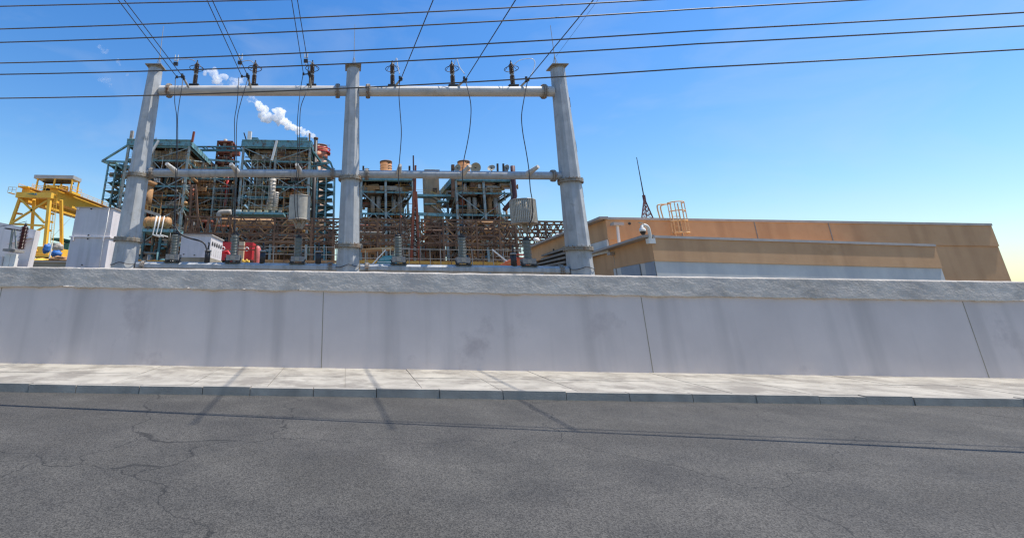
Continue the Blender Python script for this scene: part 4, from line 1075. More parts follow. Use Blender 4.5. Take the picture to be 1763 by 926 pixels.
# fan of steel between bridge and boiler
t = thing('lattice_tower', 'narrow rusted lattice tower rising behind the leftmost pipe bridge', 'mast', (XA(333, 440, 100), 100, 0))
for (b0, b1) in (((322, 402), (330, 318)), ((346, 402), (337, 318))): MB().bar(P(b0[0], b0[1]+60, 100), P(b1[0], b1[1], 100), .4).build('leg', M['rust'], t)
for k in range(10):
    f0, f1 = k/10, (k+1)/10; L0, R0 = P(322+8*f0, 402-84*f0, 100), P(346-9*f0, 402-84*f0, 100); L1, R1 = P(322+8*f1, 402-84*f1, 100), P(346-9*f1, 402-84*f1, 100)
    s = MB(); s.bar(L0, R1, .2); s.bar(R0+V(0, .3, 0), L1+V(0, .3, 0), .2); s.build('lattice', M['rust'], t)

# tanks
def drum(label, px0, px1, py, rpx, Y, m, bands, deck=True, rail=True):
    a, b_ = P(px0, py, Y), P(px1, py, Y); b_.z = a.z; r = rpx/830*Y*1.0; d = V(1, 0, 0)
    t = thing('drum_tank', label, 'tank', ((a.x+b_.x)/2, Y, a.z-r))
    L_ = b_.x-a.x
    MB().lathe([(0, -.5), (r*.5, -.38), (r*.86, -.15), (r, .2), (r, L_-.2), (r*.86, L_+.15), (r*.5, L_+.38), (0, L_+.5)], a, d, 28).build('shell', M[m], t)
    for k in range(bands):
        x = a + d*(L_*(k+.5)/bands); MB().torus(x, d, r+.02, .10, 28).build('band', M['rusttan'], t)
    for k in (.2, .8):
        x = a.x+L_*k; MB().lohi((x-.3, Y-r*.7, a.z-r-1.2), (x+.3, Y+r*.7, a.z-r*.72)).build('saddle', M['rust'], t)
    return t, a, b_, r
t, a, b_, r = drum('yellow tan horizontal drum with rings beside the left column', 251, 292, 383, 9.3, 112, 'tan', 5)
zd = P(270, 396, 110).z
t2 = thing('tank_platform', 'teal platform with yellow rails carrying the tan drum', 'steel platform', (a.x, 112, 0))
MB().lohi((XA(238, 396, 108), 108.5, zd-.6), (XA(304, 396, 108), 115, zd+.02)).build('deck', M['teal'], t2)
for px in (243, 272, 300):
    for y in (109, 114.4): MB().ibeam((XA(px, 420, 108), y, 0), (XA(px, 420, 108), y, zd-.6), .5, .5).build('column', M['tealdark'], t2)
handrail((XA(238, 396, 108), 108.6, zd), (XA(304, 396, 108), 108.6, zd), 1.2, 'railY', t2)
q0, q1 = P(247, 362, 108.6), P(276, 371, 108.6); MB().bar(q0, q1, .3, .6).build('stair_flight', M['silver'], t2)
for k in range(6): MB().bar(q0+(q1-q0)*k/5, q0+(q1-q0)*k/5+V(0, 0, 1.4), .14).build('handrail_post', M['railY'], t2)
MB().bar(q0+V(0, 0, 1.4), q1+V(0, 0, 1.4), .14).build('handrail', M['railY'], t2)
clutter(random.Random(9), t2, (V(XA(238, 400, 108), 107.5, .5), V(XA(305, 400, 108), 113, zd-.8)), 38, 14, ['rust', 'rusttan', 'silver', 'silver', 'darkbrown', 'bright', 'tealdark'], (.10, .32))
for px, r in ((268, .20), (274, .17), (281, .13)):
    MB().path([P(px+2, 372, 107.5), P(px-2, 392, 107.5), P(px-5, 404, 107.5), P(px+8, 408, 107.5)], r, 8).build('pipe', M['bright'], t2)
drum('long orange beige insulated drum under the service deck of the wide boiler', 382, 468, 383, 8.0, 104, 'tan', 6)
t = thing('elbow_pipe', 'pale bent pipe rising beside the orange beige drum', 'pipe', tuple(P(376, 395, 100)))
MB().path(spline([P(377, 386, 100), P(377, 372, 100), P(380, 366, 100), P(398, 365, 100)], 5), .55, 10).build('pipe_run', M['silver'], t)
t, a, b_, r = drum('dark round vessel low between the trusses of the right boiler', 836, 858, 398, 5.5, 105, 'rusttan', 2)

# ---- pipe railing and yellow planked barrier along the yard
def barrier(label, px0, px1, pt, pb, Y, m):
    t = thing('plank_barrier', label, 'barrier', (XA((px0+px1)/2, pb, Y), Y, 0), 'low planked barriers along the yard')
    a, c = P(px0, pt, Y), P(px1, pt+.0115*(px1-px0), Y); h = a.z-P(px0, pb, Y).z
    for k in range(3):
        z = a.z - h*(k+.5)/3; MB().lohi((a.x, Y, z-h/6+.04), (c.x, Y+.3, z+h/6-.04)).build('plank', M[m if k != 1 else 'plank'], t)
    n = max(2, int((c.x-a.x)/4))
    for k in range(n+1): MB().lohi((a.x+(c.x-a.x)*k/n-.15, Y+.3, 0), (a.x+(c.x-a.x)*k/n+.15, Y+.6, a.z+.1)).build('post', M['rust'], t)
barrier('low yellowish planked barrier right of the left column', 238, 288, 447, 456, 70, 'plank')
barrier('low yellow and rust planked barrier behind the left line trap', 440, 598, 446, 462, 70, 'rusttan')
barrier('low yellow planked barrier behind the right bushings', 612, 880, 447, 466, 72, 'plank')
def railing(label, px0, px1, pys, Y, m='silver', sl=.0115):
    t = thing('pipe_railing', label, 'railing', (XA((px0+px1)/2, pys[0], Y), Y, 0), 'pale pipe railings across the yard')
    for py in pys: MB().bar(P(px0, py, Y), P(px1, py+sl*(px1-px0), Y), .085).build('rail', M[m], t)
    n = int((px1-px0)/17)
    for k in range(n+1):
        a = P(px0+(px1-px0)*k/n, pys[0], Y); MB().bar((a.x, a.y, 0), a, .09).build('post', M['rust' if k % 3 == 0 else m], t)
railing('pale pipe railing between the red machinery and the middle column', 436, 598, (424, 437), 66)
railing('pale pipe railing behind the blue machine and right bushings', 614, 902, (428, 444), 68)

# big back hall so that no far horizon shows between the legs
t = thing('turbine_hall', 'long low dark hall behind the boilers at the foot of the plant', 'hall', (0, PY+60, 0))
xa, xb = XA(200, 440, PY+60), XA(575, 440, PY+60)
MB().lohi((xa, PY+60, 0), (xb, PY+75, P(400, 395, PY+60).z)).build('hall_wall', M['casing'], t)
MB().lohi((xa-.5, PY+59.5, P(400, 395, PY+60).z), (xb+.5, PY+75.5, P(400, 393, PY+60).z)).build('roof_edge', M['tealdark'], t)
t = thing('pump_house', 'low stained wall behind the legs of the right boilers', 'hall', (XA(760, 440, PY+50), PY+50, 0))
MB().lohi((XA(590, 440, PY+50), PY+50, 0), (XA(735, 440, PY+50), PY+60, P(700, 418, PY+50).z)).build('hall_wall', M['casing'], t)
MB().lohi((XA(778, 440, PY+50), PY+50, 0), (XA(880, 440, PY+50), PY+60, P(800, 412, PY+50).z)).build('hall_wall', M['casing'], t)
MB().lohi((XA(735.5, 440, PY+50), PY+50, 0), (XA(960, 440, PY+50), PY+59, P(800, 449, PY+50).z)).build('hall_wall', M['plank'], t)

# ---- red machinery, blue machine, orange lift
Yr = 52.0
t = thing('pump_skid', 'bright red machinery skid with cream posts behind the bushings', 'machinery', tuple(P(410, 470, Yr)))
MB().lohi(P(380.5, 416.5, Yr), P(409, 432, Yr+2)).build('cabinet', M['redpaint'], t)
MB().lohi(P(422, 417, Yr+.5), P(439, 449, Yr+2.5)).build('cabinet', M['redpaint'], t)
MB().lohi(P(412, 416, Yr), P(421, 454, Yr+1)).build('cream_post', M['cream'], t)
MB().lohi(P(379, 436, Yr-.6), P(394, 449, Yr+.6)).build('motor_box', M['redpaint'], t); MB().lohi(P(394, 440, Yr-.4), P(400, 452, Yr+.4)).build('motor_box', M['redpaint'], t)
A = P(443, 437, Yr); MB().lathe([(0, 1.15), (.22, 1.05), (.34, .8), (.36, 0), (.36, -2.0)], A-V(0, 0, .3), (0, 0, 1), 18).build('tank', M['pinkpaint'], t)
for px, py in ((384, 428), (425, 429)): MB().torus(P(px, py, Yr-.1), (0, 1, 0), .18, .05, 14).build('gauge', M['bright'], t)
MB().path([P(380, 436, Yr-.2), P(392, 433, Yr-.3), P(398, 442, Yr-.3), P(396, 452, Yr-.3)], .16, 8).build('pipe', M['redpaint'], t)
for py in (424, 430): MB().bar(P(409, py, Yr-.6), P(440, py+.4, Yr-.6), .10).build('rail', M['rustred'], t)
for px in (440.5, 409): MB().bar(P(px, 423, Yr-.6), P(px-1, 475, Yr-.6), .14).build('rail_post', M['rustred'], t)
for k in range(4): MB().lathe([(0, -.16), (.10, -.1), (.13, .05), (.05, .16), (0, .2)], P(418+k*3.4, 449+(k % 2)*2, Yr-1), n=10).build('valve', M['crane'], t)
MB().lohi(P(376, 452, Yr-.5), P(448, 474, Yr+3)).build('base', M['rust'], t)
Yb = 46.0
t = thing('blue_machine', 'blue hooded machine with sloping front and pale frame behind the base beam', 'machinery', tuple(P(664, 475, Yb)))
pr = [P(x, y, Yb) for x, y in ((642, 470), (648, 455), (653, 446), (659, 441), (672, 440), (684, 442), (684, 470))]
MB().prism(pr, (0, 2.0, 0)).build('hood', M['bluecab'], t)
pr = [P(x, y, Yb-.04) for x, y in ((651, 449), (656, 443.5), (671, 442.5), (675, 447))]
MB().prism(pr, (0, -.05, 0)).build('hood_panel', M['teal'], t)
MB().bar(P(640, 456, Yb-.2), P(664, 430, Yb-.2), .10).build('strut', M['bright'], t)
for px in (659, 672): MB().bar(P(px, 428, Yb+.3), P(px, 470, Yb+.3), .08).build('frame_post', M['cream'], t)
MB().bar(P(657, 428, Yb+.3), P(674, 428, Yb+.3), .09).build('frame_rail', M['cream'], t)
for py in (451, 454.5): MB().bar(P(650, py, Yb-.2), P(684, py+.2, Yb-.2), .06).build('hand_rail', M['bright'], t)
MB().prism([P(622, 428, Yb+1), P(676, 424.5, Yb+1), P(682, 427, Yb+1), P(622, 430.5, Yb+1)], (0, 2.5, 0)).build('canopy', M['tan'], t)
for px in (629, 679): MB().bar(P(px, 428, Yb+1.2), P(px, 470, Yb+1.2), .1).build('frame_post', M['cream'], t)
Yo = 60.0
t = thing('boom_lift', 'orange red boom lift folded low beside the black cable pot', 'boom lift', tuple(P(885, 475, Yo)))
MB().bar(P(862, 458, Yo), P(884, 447, Yo), .35).build('boom', M['orangepaint'], t)
MB().bar(P(848, 430, Yo), P(874, 451, Yo), .16).build('jib', M['bright'], t)
MB().lohi(P(889, 443, Yo-.5), P(904, 447, Yo+2)).build('cab_roof', M['redpaint'], t)
for px in (893, 897): MB().bar(P(px, 446, Yo), P(px, 466, Yo), .28).build('mast', M['orangepaint'], t)
for py in (451, 455): MB().bar(P(890, py, Yo-.1), P(903, py, Yo-.1), .14).build('rung', M['orangepaint'], t)
MB().lohi(P(866, 455, Yo+.2), P(903, 475, Yo+2.2)).build('chassis', M['orangepaint'], t)
MB().lohi(P(889, 437, Yo+.3), P(901, 440, Yo+2)).build('basket', M['redpaint'], t)

# ------------------------------------------------------------------ gantry crane
Yk = 105.0
t = thing('gantry_crane', 'yellow gantry crane with a grey roofed trolley house on top', 'crane', tuple(P(50, 500, Yk)))
zt, zb2 = P(55, 331, Yk).z, P(55, 341, Yk).z
xl, xr = XA(27, 336, Yk), XA(88, 336, Yk)
MB().lohi((xl, Yk, zb2+.1), (xr, Yk+1.6, zt)).build('end_beam', M['crane'], t)
tri = MB(); tri.prism([P(45, 334.2, Yk-.012), P(61, 336.2, Yk-.012), P(58, 332.8, Yk-.012)], (0, -.04, 0)); tri.build('emblem', M['green'], t)
MB().prism([P(58.2, 335.3, Yk-.012), P(63.5, 336, Yk-.012), P(62.5, 332.4, Yk-.012)], (0, -.05, 0)).build('emblem', M['bluepipe'], t)
for xg, w, py0, py1 in ((XA(36, 330, Yk), 1.9, 320, 336), (XA(85, 330, Yk), 1.9, 320, 337)):
    z0_, z1_ = P(60, 346, Yk).z, P(60, 322, Yk).z
    MB().lohi((xg-w/2, Yk+1.65, z0_), (xg+w/2, Yk+55, z1_)).build('main_girder', M['crane'], t)
    MB().lohi((xg-w/2-.15, Yk+.3, z1_), (xg+w/2+.15, Yk+55.2, z1_+.25)).build('rail_flange', M['crane'], t)
    for s in (-1, 1): handrail((xg+s*1.5, Yk+1, z1_-.1), (xg+s*1.5, Yk+55, z1_-.1), 1.0, 'crane', t, .045, 22)
    MB().lohi((xg+w/2+.2, Yk+1, z1_-.3), (xg+w/2+1.1, Yk+55, z1_-.15)).build('walkway', M['rusttan'], t)
MB().box((XA(85, 330, Yk)+.98, Yk+24, P(60, 337, Yk).z), (.06, 5, 1.6)).build('sign_plate', M['bright'], t)
zz = zb2+.1
def leg(tx, bx_, by_, d, w=.62):
    a, c = V(XA(tx, 342, Yk), Yk+.8+d*.3, zz), P(bx_, by_, Yk) + V(0, .8+d, 0)
    c2 = a + (c-a)*((P(74, 427, Yk).z-a.z)/(c.z-a.z))
    MB().bar(a, c2, w, w*.8).build('leg', M['crane'], t)
    return a, c2
l1, l1b = leg(30, 15.5, 383, 0); l2, l2b = leg(82, 74, 424, 0, .8)
l3, l3b = leg(47, 27, 379, 5); l4, l4b = leg(95, 80, 419, 5)
for a, c in ((P(33, 342, Yk), P(74, 383, Yk)), (P(79, 345, Yk), P(18, 383, Yk)), (P(18, 385, Yk), P(73, 388, Yk)), (P(58, 399, Yk), P(74, 390, Yk)), (P(21, 366, Yk), P(35, 368, Yk+5)), (P(80, 366, Yk), P(90, 368, Yk+4)), (P(79, 380, Yk), P(88, 382, Yk+4)), (P(77, 395, Yk), P(85, 397, Yk+4))):
    MB().bar(a+V(0, .5, 0), c+V(0, .5, 0), .40).build('brace', M['crane'], t)
lad = MB()
for k in range(24): 
    q = l2 + (l2b-l2)*(k/24) + V(1.1, .3, 0); lad.bar(q-V(.3, 0, 0), q+V(.3, 0, 0), .07)
lad.bar(l2+V(.8, .3, 0), l2b+V(.8, .3, 0), .08); lad.bar(l2+V(1.4, .3, 0), l2b+V(1.4, .3, 0), .08); lad.build('ladder', M['crane'], t)
zr_ = P(70, 449, Yk).z
for c in (l2b, l1b):
    s = MB(); h = c.z-zr_
    s.lohi((c.x-1.7, c.y-.9, zr_+h*.45), (c.x+1.5, c.y+6.5, c.z+.3)); s.lohi((c.x-3.0, c.y-1.2, zr_+.8), (c.x+1.9, c.y+6.8, zr_+h*.42)); s.bar((c.x-2.6, c.y-1.3, zr_+h*.42), (c.x-3.3, c.y-1.3, c.z+.5), .5); s.bar((c.x-3.3, c.y-1.3, zr_+h*.6), (c.x-.8, c.y-1.3, zr_+h*.8), .35)
    s.build('bogie', M['crane'], t)
    for k in range(3): MB().tube((c.x-2.4+k*1.6, c.y-.3, zr_+.5), (c.x-2.4+k*1.6, c.y+.3, zr_+.5), .5, None, 16).build('wheel', M['dark'], t)
    MB().lohi((c.x-4, c.y-3, 0), (c.x+6, c.y+9, zr_)).build('runway_pier', M['lowwall'], t)
# trolley house
zr0, zr1 = P(95, 313, Yk+6).z, P(95, 305, Yk+6).z
x0, x1 = XA(59, 309, Yk+4), XA(127, 309, Yk+4)
MB().lohi((x0-.2, Yk+4, zr0+.3), (x1-.2, Yk+7.6, zr1)).build('trolley_roof', M['cranewhite'], t)
zf = P(95, 326, Yk+5).z
for x in (x0+.6, (x0+x1)/2, x1-.5):
    for y in (Yk+4.4, Yk+7.2): MB().bar((x, y, zf-.5), (x, y, zr0+.3), .3).build('trolley_post', M['crane'], t)
MB().lohi((x0, Yk+4.2, zf-1.0), (x1, Yk+8, zf-.5)).build('trolley_deck', M['crane'], t)
MB().lohi((x0+1.5, Yk+6, zf-.5), (x0+5, Yk+7.4, zf+1.2)).build('winch', M['darkbrown'], t)
MB().lohi((x0+1.2, Yk+5.2, zf+1.7), (x1-1.5, Yk+7.0, zr0)).build('machine_case', M['darkbrown'], t)
MB().tube((x0+5.6, Yk+6, zf+.3), (x1-2.4, Yk+6, zf+.3), .75, None, 16).build('cable_drum', M['rusttan'], t)
handrail((x0, Yk+4.1, zf-.5), (x1, Yk+4.1, zf-.5), 1.1, 'crane', t, .05); handrail((x1, Yk+4.1, zf-.5), (x1, Yk+8, zf-.5), 1.1, 'crane', t, .05)
handrail(P(13, 331, Yk), P(27, 332, Yk), 1.2, 'cream', t, .05)
MB().lohi(P(13, 332, Yk), P(28, 334.5, Yk+2)).build('walkway', M['crane'], t)
q = MB(); q.path([P(125, 372, Yk+8), P(88, 410, Yk+8)], .035, 4); q.build('hoist_rope', M['rod'], t)

# things at the crane's foot
t = thing('green_shed', 'low green roofed shed behind the white tank', 'shed', tuple(P(105, 470, 120)))
MB().lohi(P(90, 418, 120), P(140, 470, 128)).build('shed_wall', M['green'], t)
MB().lohi(P(88, 413.5, 119), P(142, 417.5, 129)).build('roof', M['green'], t)
t = thing('low_yard_wall', 'low stained concrete wall below the crane', 'wall', tuple(P(80, 470, 40)))
a, c = P(47, 451, 40), P(125, 452, 40)
MB().lohi((a.x, 40, 0), (c.x, 40.4, a.z)).build('wall_body', M['lowwall'], t)
MB().lohi((a.x-.1, 39.9, a.z), (c.x+.1, 40.5, a.z+.12)).build('coping', M['silver'], t)
def lump(name, label, cat, c, s, m, seed, group=None):
    b = MB(); n1, n2 = 14, 20; vs = []
    for i in range(n1+1):
        for j in range(n2):
            u, v = math.pi*i/n1, 2*math.pi*j/n2
            p = V(math.sin(u)*math.cos(v), math.sin(u)*math.sin(v), math.cos(u))
            k = 1+.35*noise.fractal(p*1.8+V(seed, 0, 0), .9, 2, 4); vs.append(Vector(c)+V(p.x*s[0], p.y*s[1], p.z*s[2])*k)
    b.add(vs, [(i*n2+j, i*n2+(j+1) % n2, (i+1)*n2+(j+1) % n2, (i+1)*n2+j) for i in range(n1) for j in range(n2)], True)
    return tag(b.build(name, m, None, c), label, cat, group)
lump('tarp_heap', 'bright blue tarpaulin bundle on the crane foot', 'tarpaulin', P(80, 428, 96), (.75, .6, .85), M['tarp'], 3)
lump('tarp_heap', 'rumpled blue tarpaulin over a heap beside the white tank', 'tarpaulin', P(97, 437, 60), (.70, .5, .42), M['tarp'], 8)
lump('scrap_heap', 'heap of tan and grey scrap on the low wall by the white tank', 'scrap', P(103, 447, 44), (.9, .6, .28), M['rusttan'], 12)
lump('scrap_heap', 'pale grey sheet heap under the green shed roof', 'scrap', P(99, 426, 90), (1.0, .7, .8), M['silver'], 15)
lump('scrap_heap', 'heap of rusty scrap on the low wall under the crane', 'scrap', P(72, 449, 44), (.9, .6, .22), M['crane'], 19)
tag(MB().bar(P(85, 445, 58), P(90, 418, 58), .12).build('white_pole', M['bright'], None, P(85, 445, 58)), 'slim white pole leaning before the blue tarpaulin', 'pole')

# ------------------------------------------------------------------ tan building on the right
ZU = 6.7
def hp(px, py, Z): return PZ(px, py, Z)
Cn = P(1119.8, 405.2, 23.6); ZLow = Cn.z
Ll = hp(1024.2, 435, ZLow); Rr = Cn + (hp(1200, 407.7, ZLow)-Cn).normalized()*16
def extrude(b, poly, z0, z1): return b.prism([V(p.x, p.y, z0) for p in poly], (0, 0, z1-z0))
def unit(a, c): return (V(c.x-a.x, c.y-a.y, 0)).normalized()
dl, dr = unit(Cn, Ll), unit(Cn, Rr)
Llx = Cn + dl*((Ll-Cn).length*1.12)
t = thing('tan_annex', 'low tan walled block with a pale base band, nearest at the right', 'building', (Cn.x, Cn.y, 0))
zband = P(1119.8, 449, 23.6).z
def wallseg(b, a, c, z0, z1, th=.35, out=0.0):
    d = unit(a, c); n = V(-d.y, d.x, 0)
    if n.dot(V(0, 1, 0)) < 0: n = -n
    a2, c2 = a - n*out, c - n*out
    return b.prism([V(a2.x, a2.y, z0), V(c2.x, c2.y, z0), V(c2.x, c2.y, z0)+n*th, V(a2.x, a2.y, z0)+n*th], (0, 0, z1-z0))
b = MB(); extrude(b, [Cn, Rr, Rr+V(0, 8, 0), Llx+V(3, 0, 0), Llx], zband, ZLow-.12); b.build('wall', M['stucco'], t)
b = MB(); extrude(b, [Cn+V(.03, .05, 0), Rr+V(0, .05, 0), Rr+V(0, 8, 0), Llx+V(3, 0, 0), Llx+V(.05, .03, 0)], 0, zband); b.build('base_band', M['bandwhite'], t)
b = MB(); wallseg(b, Cn-dr*.06, Rr, ZLow-.12, ZLow, .5, .05); b.build('parapet_cap', M['parapet'], t)
b = MB(); wallseg(b, Llx, Cn-dl*.3, ZLow-.12, ZLow-.002, .5, .05); b.build('parapet_cap', M['parapet'], t)
ptc = MB()
wallseg(ptc, Cn+dl*.1, Cn+dl*1.15, .5, zband-.03, .04, .0); wallseg(ptc, Cn+dl*1.9, Cn+dl*4.6, .5, zband-.02, .04, .0); ptc.build('shade_patch', M['bandshade'], t)  # shaded stretches of the side band, put in as blue-grey colour
# lamp on the annex wall
q = Cn + dl*((Ll-Cn).length*.62); q.z = P(1052, 437, q.y).z
lamp = thing('wall_lamp', 'grey box lamp on a down pipe on the side of the tan annex', 'lamp', tuple(q))
MB().box(q+V(-.12, -.12, 0), (.42, .35, .16)).build('lamp_box', M['parapet'], lamp)
MB().bar(q+V(.05, -.08, -.1), q+V(.08, -.08, -2.2), .13).build('stem', M['greybox'], lamp)
# upper block
YU = 29.5
Cu = P(1041.5, 374, YU); ZU = Cu.z
Lu = hp(972, 402.3, ZU); du = unit(Cu, Lu); Lu2 = hp(915, 428, ZU); dru = unit(Cu, hp(1200, 376.6, ZU)); Ru = Cu + dru*24
t = thing('tan_hall', 'higher tan walled block set back behind the annex, running far to the rear', 'building', (Cu.x, Cu.y, 0))
zlow2 = P(1041.5, 413, YU).z
Lend = Cu + du*min((Lu2-Cu).length, 60)
b = MB(); extrude(b, [Cu, Ru, Ru+V(0, 12, 0), Lend+V(8, 3, 0), Lend], zlow2, ZU-.14); b.build('wall', M['stucco'], t)
b = MB(); extrude(b, [Cu+V(.06, .06, 0), Ru+V(0, .06, 0), Ru+V(0, 11, 0), Lend+V(8, 2, 0), Lend+V(1.2, 0, 0)], 0, zlow2); b.build('lower_wall', M['stucco'], t)
b = MB(); wallseg(b, Cu-dru*.06, Ru, ZU-.14, ZU, .5, .06); wallseg(b, Lend, Cu-du*.3, ZU-.14, ZU-.002, .5, .06); b.build('parapet_cap', M['parapet'], t)
b = MB(); wallseg(b, Cu+du*.05, Cu+du*3.4, zlow2-.75, zlow2+.02, .1, .02); b.build('pale_strip', M['bandwhite'], t)
for k in (4.6, 9.2, 13.8):
    j = MB(); p = Cu + dru*k; j.box(V(p.x, p.y-.005, (ZU+zlow2)/2), (.05, .04, ZU-zlow2-.3)); j.build('wall_joint', M['greybox'], t)
vt = MB(); q = P(1084.5, 385, YU-.05); vt.tube(q, q+V(0, .3, 0), .07, None, 10); vt.build('vent_hole', M['dark'], t)
# T shaped lamp
q = P(1062.5, 386, YU-.5)
lamp = thing('wall_lamp', 'pale T shaped flood lamp on a post before the higher tan wall', 'lamp', tuple(P(1066, 415, YU-.5)))
MB().box(q, (.62, .4, .17)).build('lamp_head', M['parapet'], lamp)
MB().bar(q-V(0, 0, .08), P(1066, 418, YU-.5), .12).build('stem', M['bright'], lamp)
# ladder with cage
YL = YU-.45
t = thing('cage_ladder', 'orange yellow caged roof ladder on the higher tan wall', 'ladder', tuple(P(1176, 405, YL)))
def rail_path(px0, px1, Yo_, name):
    a, c = P(px0, 404, Yo_), P(px1, 371, Yo_); top = V(c.x, c.y, P(1160, 350, Yo_).z)
    return a, c, top
hw = .40
cx_ = XA(1171, 388, YL); z0_, z1_, z2_ = P(1171, 406, YL).z - .6, ZU, P(1165, 349, YL).z
for s in (-1, 1): MB().tube((cx_+s*.23, YL+.2, z0_), (cx_+s*.23, YL+.2, z2_), .035, None, 8).build('stile', M['ladder'], t)
rg = MB(); z = z0_
while z < z1_+.2: rg.tube((cx_-.23, YL+.2, z), (cx_+.23, YL+.2, z), .02, None, 6); z += .3
rg.build('rung', M['ladder'], t)
for z in (z2_, z1_+.35, z1_-.25, (z0_+z1_)/2-.1):
    pts = [V(cx_+.42*math.cos(a), YL+.15+.62*math.sin(a), z) for a in [math.pi+math.pi*k/12 for k in range(13)]]
    MB().path(pts, .035, 6).build('hoop', M['ladder'], t)
for k in range(5):
    a = math.pi+math.pi*(k+.0)/4; p = V(cx_+.42*math.cos(a), YL+.15+.62*math.sin(a), 0)
    MB().tube(V(p.x, p.y, (z0_+z1_)/2-.1), V(p.x, p.y, z2_), .028, None, 6).build('cage_bar', M['ladder'], t)
MB().path(spline([V(cx_-.35, YL+.9, z1_), V(cx_-.40, YL+.9, z2_-.15), V(cx_-.30, YL+.75, z2_), V(cx_-.1, YL+.3, z2_)], 5), .04, 8).build('grab_rail', M['ladder'], t)
MB().path(spline([V(cx_-.75, YL+.6, z1_), V(cx_-.80, YL+.6, z2_-.2), V(cx_-.70, YL+.55, z2_-.03), V(cx_-.3, YL+.4, z2_-.02)], 5), .04, 8).build('grab_rail', M['ladder'], t)
# lattice mast on the roof
t = thing('roof_mast', 'dark slim antenna on a small tripod lattice on the tan roof', 'mast', tuple(P(1112, 374, YU+3)))
ap = P(1109, 341, YU+3); tip = P(1096, 271, YU+3)
MB().tube(ap, tip, .04, .022, 8).build('antenna', M['dark'], t)
ft = [P(1105, 375, YU+2.4), P(1124.5, 376, YU+3), P(1114, 378, YU+4)]
for f in ft: MB().bar(f, ap, .06).build('leg', M['mastred'], t)
lt = MB()
for k in range(5):
    a_, b2 = k/5, (k+1)/5
    for i in range(3):
        p, q = ft[i], ft[(i+1) % 3]; lt.bar(p+(ap-p)*a_, q+(ap-q)*b2, .035); lt.bar(p+(ap-p)*b2, q+(ap-q)*b2, .03)
lt.build('lattice', M['mastred'], t)
MB().box(ap, (.14, .14, .4)).build('head_block', M['mastred'], t)
# dome camera
q = Cn + V(-.02, -.18, 0)
t = thing('dome_camera', 'white dome surveillance camera on a curved arm at the corner of the annex', 'camera', (q.x, q.y, ZLow-.3))
A0 = P(1119, 416, 23.4); pts = spline([A0, P(1119, 407, 23.35), P(1117, 395, 23.3), P(1113, 389, 23.25), P(1107, 387, 23.2)], 6)
MB().path(pts, .075, 10).build('arm', M['camwhite'], t)
MB().lohi(P(1116.5, 410, 23.3), P(1124, 420, 23.55)).build('bracket_box', M['camwhite'], t)
dc = P(1106.5, 397.5, 23.2)
MB().lathe([(.02, .28), (.06, .26), (.07, .16), (.13, .10), (.15, .02), (.15, -.03), (.0, -.03)], dc, n=20).build('housing', M['camwhite'], t)
MB().lathe([(.125, -.03), (.12, -.10), (.085, -.16), (.04, -.19), (0, -.195)], dc, n=20).build('dome', M['glassdark'], t)
MB().box(P(1103, 383.5, 23.2), (.14, .1, .05)).build('sun_visor', M['cream'], t)
MB().lohi(P(1124.5, 408, 23.5), P(1127.5, 420, 23.6)).build('conduit', M['parapet'], t)
# grey slats beneath the overhang
t = thing('cable_tray_stack', 'stack of grey slanting cable trays between the right column and the tan hall', 'cable trays', tuple(P(945, 470, 40)))
for k in range(6):
    za = 3.3 - k*.0
    a = P(982, 427+k*8.0, 33.5); c = P(918, 447+k*5.2, 52)
    MB().bar(a, c, .7, .15).build('tray', M['greyslat'], t)
for k in range(4):
    f = k/3; a = P(978, 425, 34.3).lerp(P(922, 446, 51), f); MB().bar((a.x+.2, a.y+.4, 0), a+V(.2, .4, .3), .18).build('tray_post', M['dark'], t)
for px, py, Y_ in ((962, 406, 60), (924, 413, 70)):
    tt = thing('flood_lamp', 'small white flood lamp head by the dark lattice, ' + ('near the right column' if px > 950 else 'over the tan roof edge'), 'lamp', tuple(P(px, 440, Y_)))
    q = P(px, py, Y_); MB().lathe([(0, .3), (.3, .25), (.42, 0), (.42, -.15), (0, -.2)], q, (0, -.4, 1), 14).build('lamp_head', M['camwhite'], tt); MB().bar((q.x, q.y, 0), q, .12).build('stem', M['silver'], tt)

# ------------------------------------------------------------------ steam
def steam_mat(name, dens, sc_, lo_, hi_):
    m = bpy.data.materials.new(name); m.use_nodes = True; N = m.node_tree.nodes; L = m.node_tree.links
    N.remove(N['Principled BSDF']); o = [n for n in N if n.type == 'OUTPUT_MATERIAL'][0]
    v = N.new('ShaderNodeVolumePrincipled'); v.inputs['Color'].default_value = (1, 1, 1, 1)
    v.inputs['Anisotropy'].default_value = .0
    tc = N.new('ShaderNodeTexCoord'); n = N.new('ShaderNodeTexNoise'); n.inputs['Scale'].default_value = sc_; n.inputs['Detail'].default_value = 6; n.inputs['Roughness'].default_value = .62
    L.new(tc.outputs['Object'], n.inputs[0])
    r = N.new('ShaderNodeMapRange'); r.inputs[1].default_value = lo_; r.inputs[2].default_value = hi_; r.inputs[4].default_value = dens
    L.new(n.outputs[0], r.inputs[0]); L.new(r.outputs[0], v.inputs['Density']); L.new(v.outputs[0], o.inputs['Volume'])
    return m
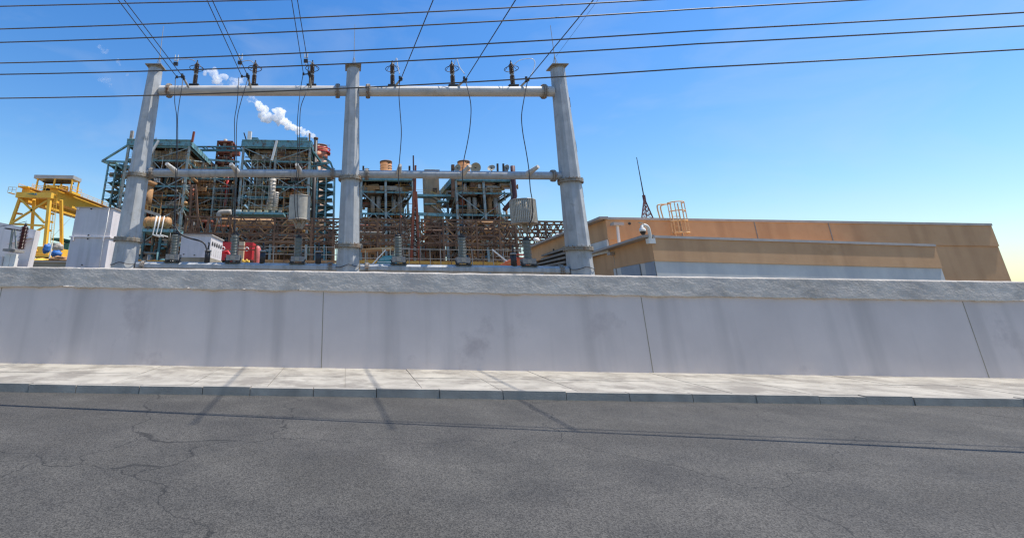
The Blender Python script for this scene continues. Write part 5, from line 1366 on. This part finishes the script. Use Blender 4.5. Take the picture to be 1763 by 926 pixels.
def puff_mesh(name, blobs, m, vox, disp, seed):
    """blobs: (centre, radius) list; fused by a voxel remesh and roughened"""
    b = MB(); c0 = Vector(blobs[0][0])
    for c, r in blobs:
        n1, n2 = 8, 12; vs = [Vector(c)+V(r*math.sin(math.pi*i/n1)*math.cos(2*math.pi*j/n2), r*math.sin(math.pi*i/n1)*math.sin(2*math.pi*j/n2), r*math.cos(math.pi*i/n1)) for i in range(n1+1) for j in range(n2)]
        b.add(vs, [(i*n2+j, i*n2+(j+1) % n2, (i+1)*n2+(j+1) % n2, (i+1)*n2+j) for i in range(n1) for j in range(n2)], True)
    o = b.build(name, m, None, c0)
    md = o.modifiers.new('fuse', 'REMESH'); md.mode = 'VOXEL'; md.voxel_size = vox
    dg = bpy.context.evaluated_depsgraph_get(); dg.update()
    me = bpy.data.meshes.new_from_object(o.evaluated_get(dg))
    o.modifiers.clear(); o.data = me
    nv = [v.normal.copy() for v in me.vertices]
    for v, nn in zip(me.vertices, nv):
        p = v.co; k = noise.fractal(p*(.55/vox*.45)+V(seed, 0, 0), .7, 2.1, 4)
        k += .9*(.5-abs(noise.noise(p*(.2/vox)+V(0, seed, 0))))
        v.co = p + nn*disp*k
    me.update()
    if not me.materials: me.materials.append(m)
    return o
YS = PY+3
def blobs(pth, per, jit, seed):
    r_ = random.Random(seed); out = []
    for (x, y, r) in pth:
        for k in range(per):
            c = P(x+r_.uniform(-1, 1)*r*jit, y+r_.uniform(-1, 1)*r*jit, YS + r_.uniform(-.6, .6)*r/5)
            out.append((c, r/830*YS*r_.uniform(.55, .98)))
    return out
plume = [(542.5, 235.6, 1.5), (539.5, 234, 2.2), (536, 233, 2.8), (532, 231.5, 3.3), (527, 229.5, 3.7), (521, 227, 4.0), (515, 224, 4.4), (509, 221.5, 4.8), (503, 218.5, 5), (497, 215, 5.2), (491, 212, 5.5), (485, 208, 6),
         (482, 202, 6.3), (484, 196, 6.0), (481, 192, 5.0), (476, 191, 4), (476, 204, 6), (470, 202, 5), (464, 203, 5.3), (458, 205, 5), (453, 203, 5), (453, 197, 5.5), (455, 191, 5.3), (450, 186, 5), (446, 181, 4)]
SMAT = steam_mat('steam', 1.5, .75, .34, .53)
tag(puff_mesh('steam_plume', blobs(plume, 7, .75, 2), SMAT, .26, .62, 3), 'dense white steam plume streaming up to the left from the black exhaust pipe', 'steam', kind=None)
SM2 = steam_mat('thin_steam', .9, .40, .42, .62)
SM3 = steam_mat('faint_steam', .3, .40, .48, .70)
wis = [([(441, 176, 4), (437, 171, 4.5), (432, 168, 4), (428, 172, 3)], 'torn end of the steam plume just under the upper left beam', SM2),
       ([(411, 148, 6), (404, 143, 7), (414, 139, 5), (398, 146, 4)], 'white puff behind the second pair of drop cables above the beam', SM2),
       ([(364, 125, 6), (370, 133, 7), (378, 136, 7), (384, 134, 6), (358, 121, 4), (366, 142, 4), (380, 142, 4), (354, 126, 3)], 'ragged white puff between the first two surge arresters', SM2),
       ([(174, 138, 4), (180, 136, 5), (187, 139, 5), (191, 145, 3.5)], 'faint curl of cloud left of the left column top', SM3),
       ([(172, 79, 3.2), (177, 85, 4), (183, 89, 4), (168, 66, 2.6)], 'faint wisp high in the sky at the left', SM3),
       ([(203, 104, 4), (205, 112, 3.5), (214, 122, 3.2), (220, 129, 3)], 'faint drifting wisp left of the lightning rod', SM3)]
for i, (pth, lab, m) in enumerate(wis):
    tag(puff_mesh('steam_wisp', blobs(pth, 4, .7, 20+i), m, .42, .6, i), lab, 'steam', 'shreds of drifting steam')
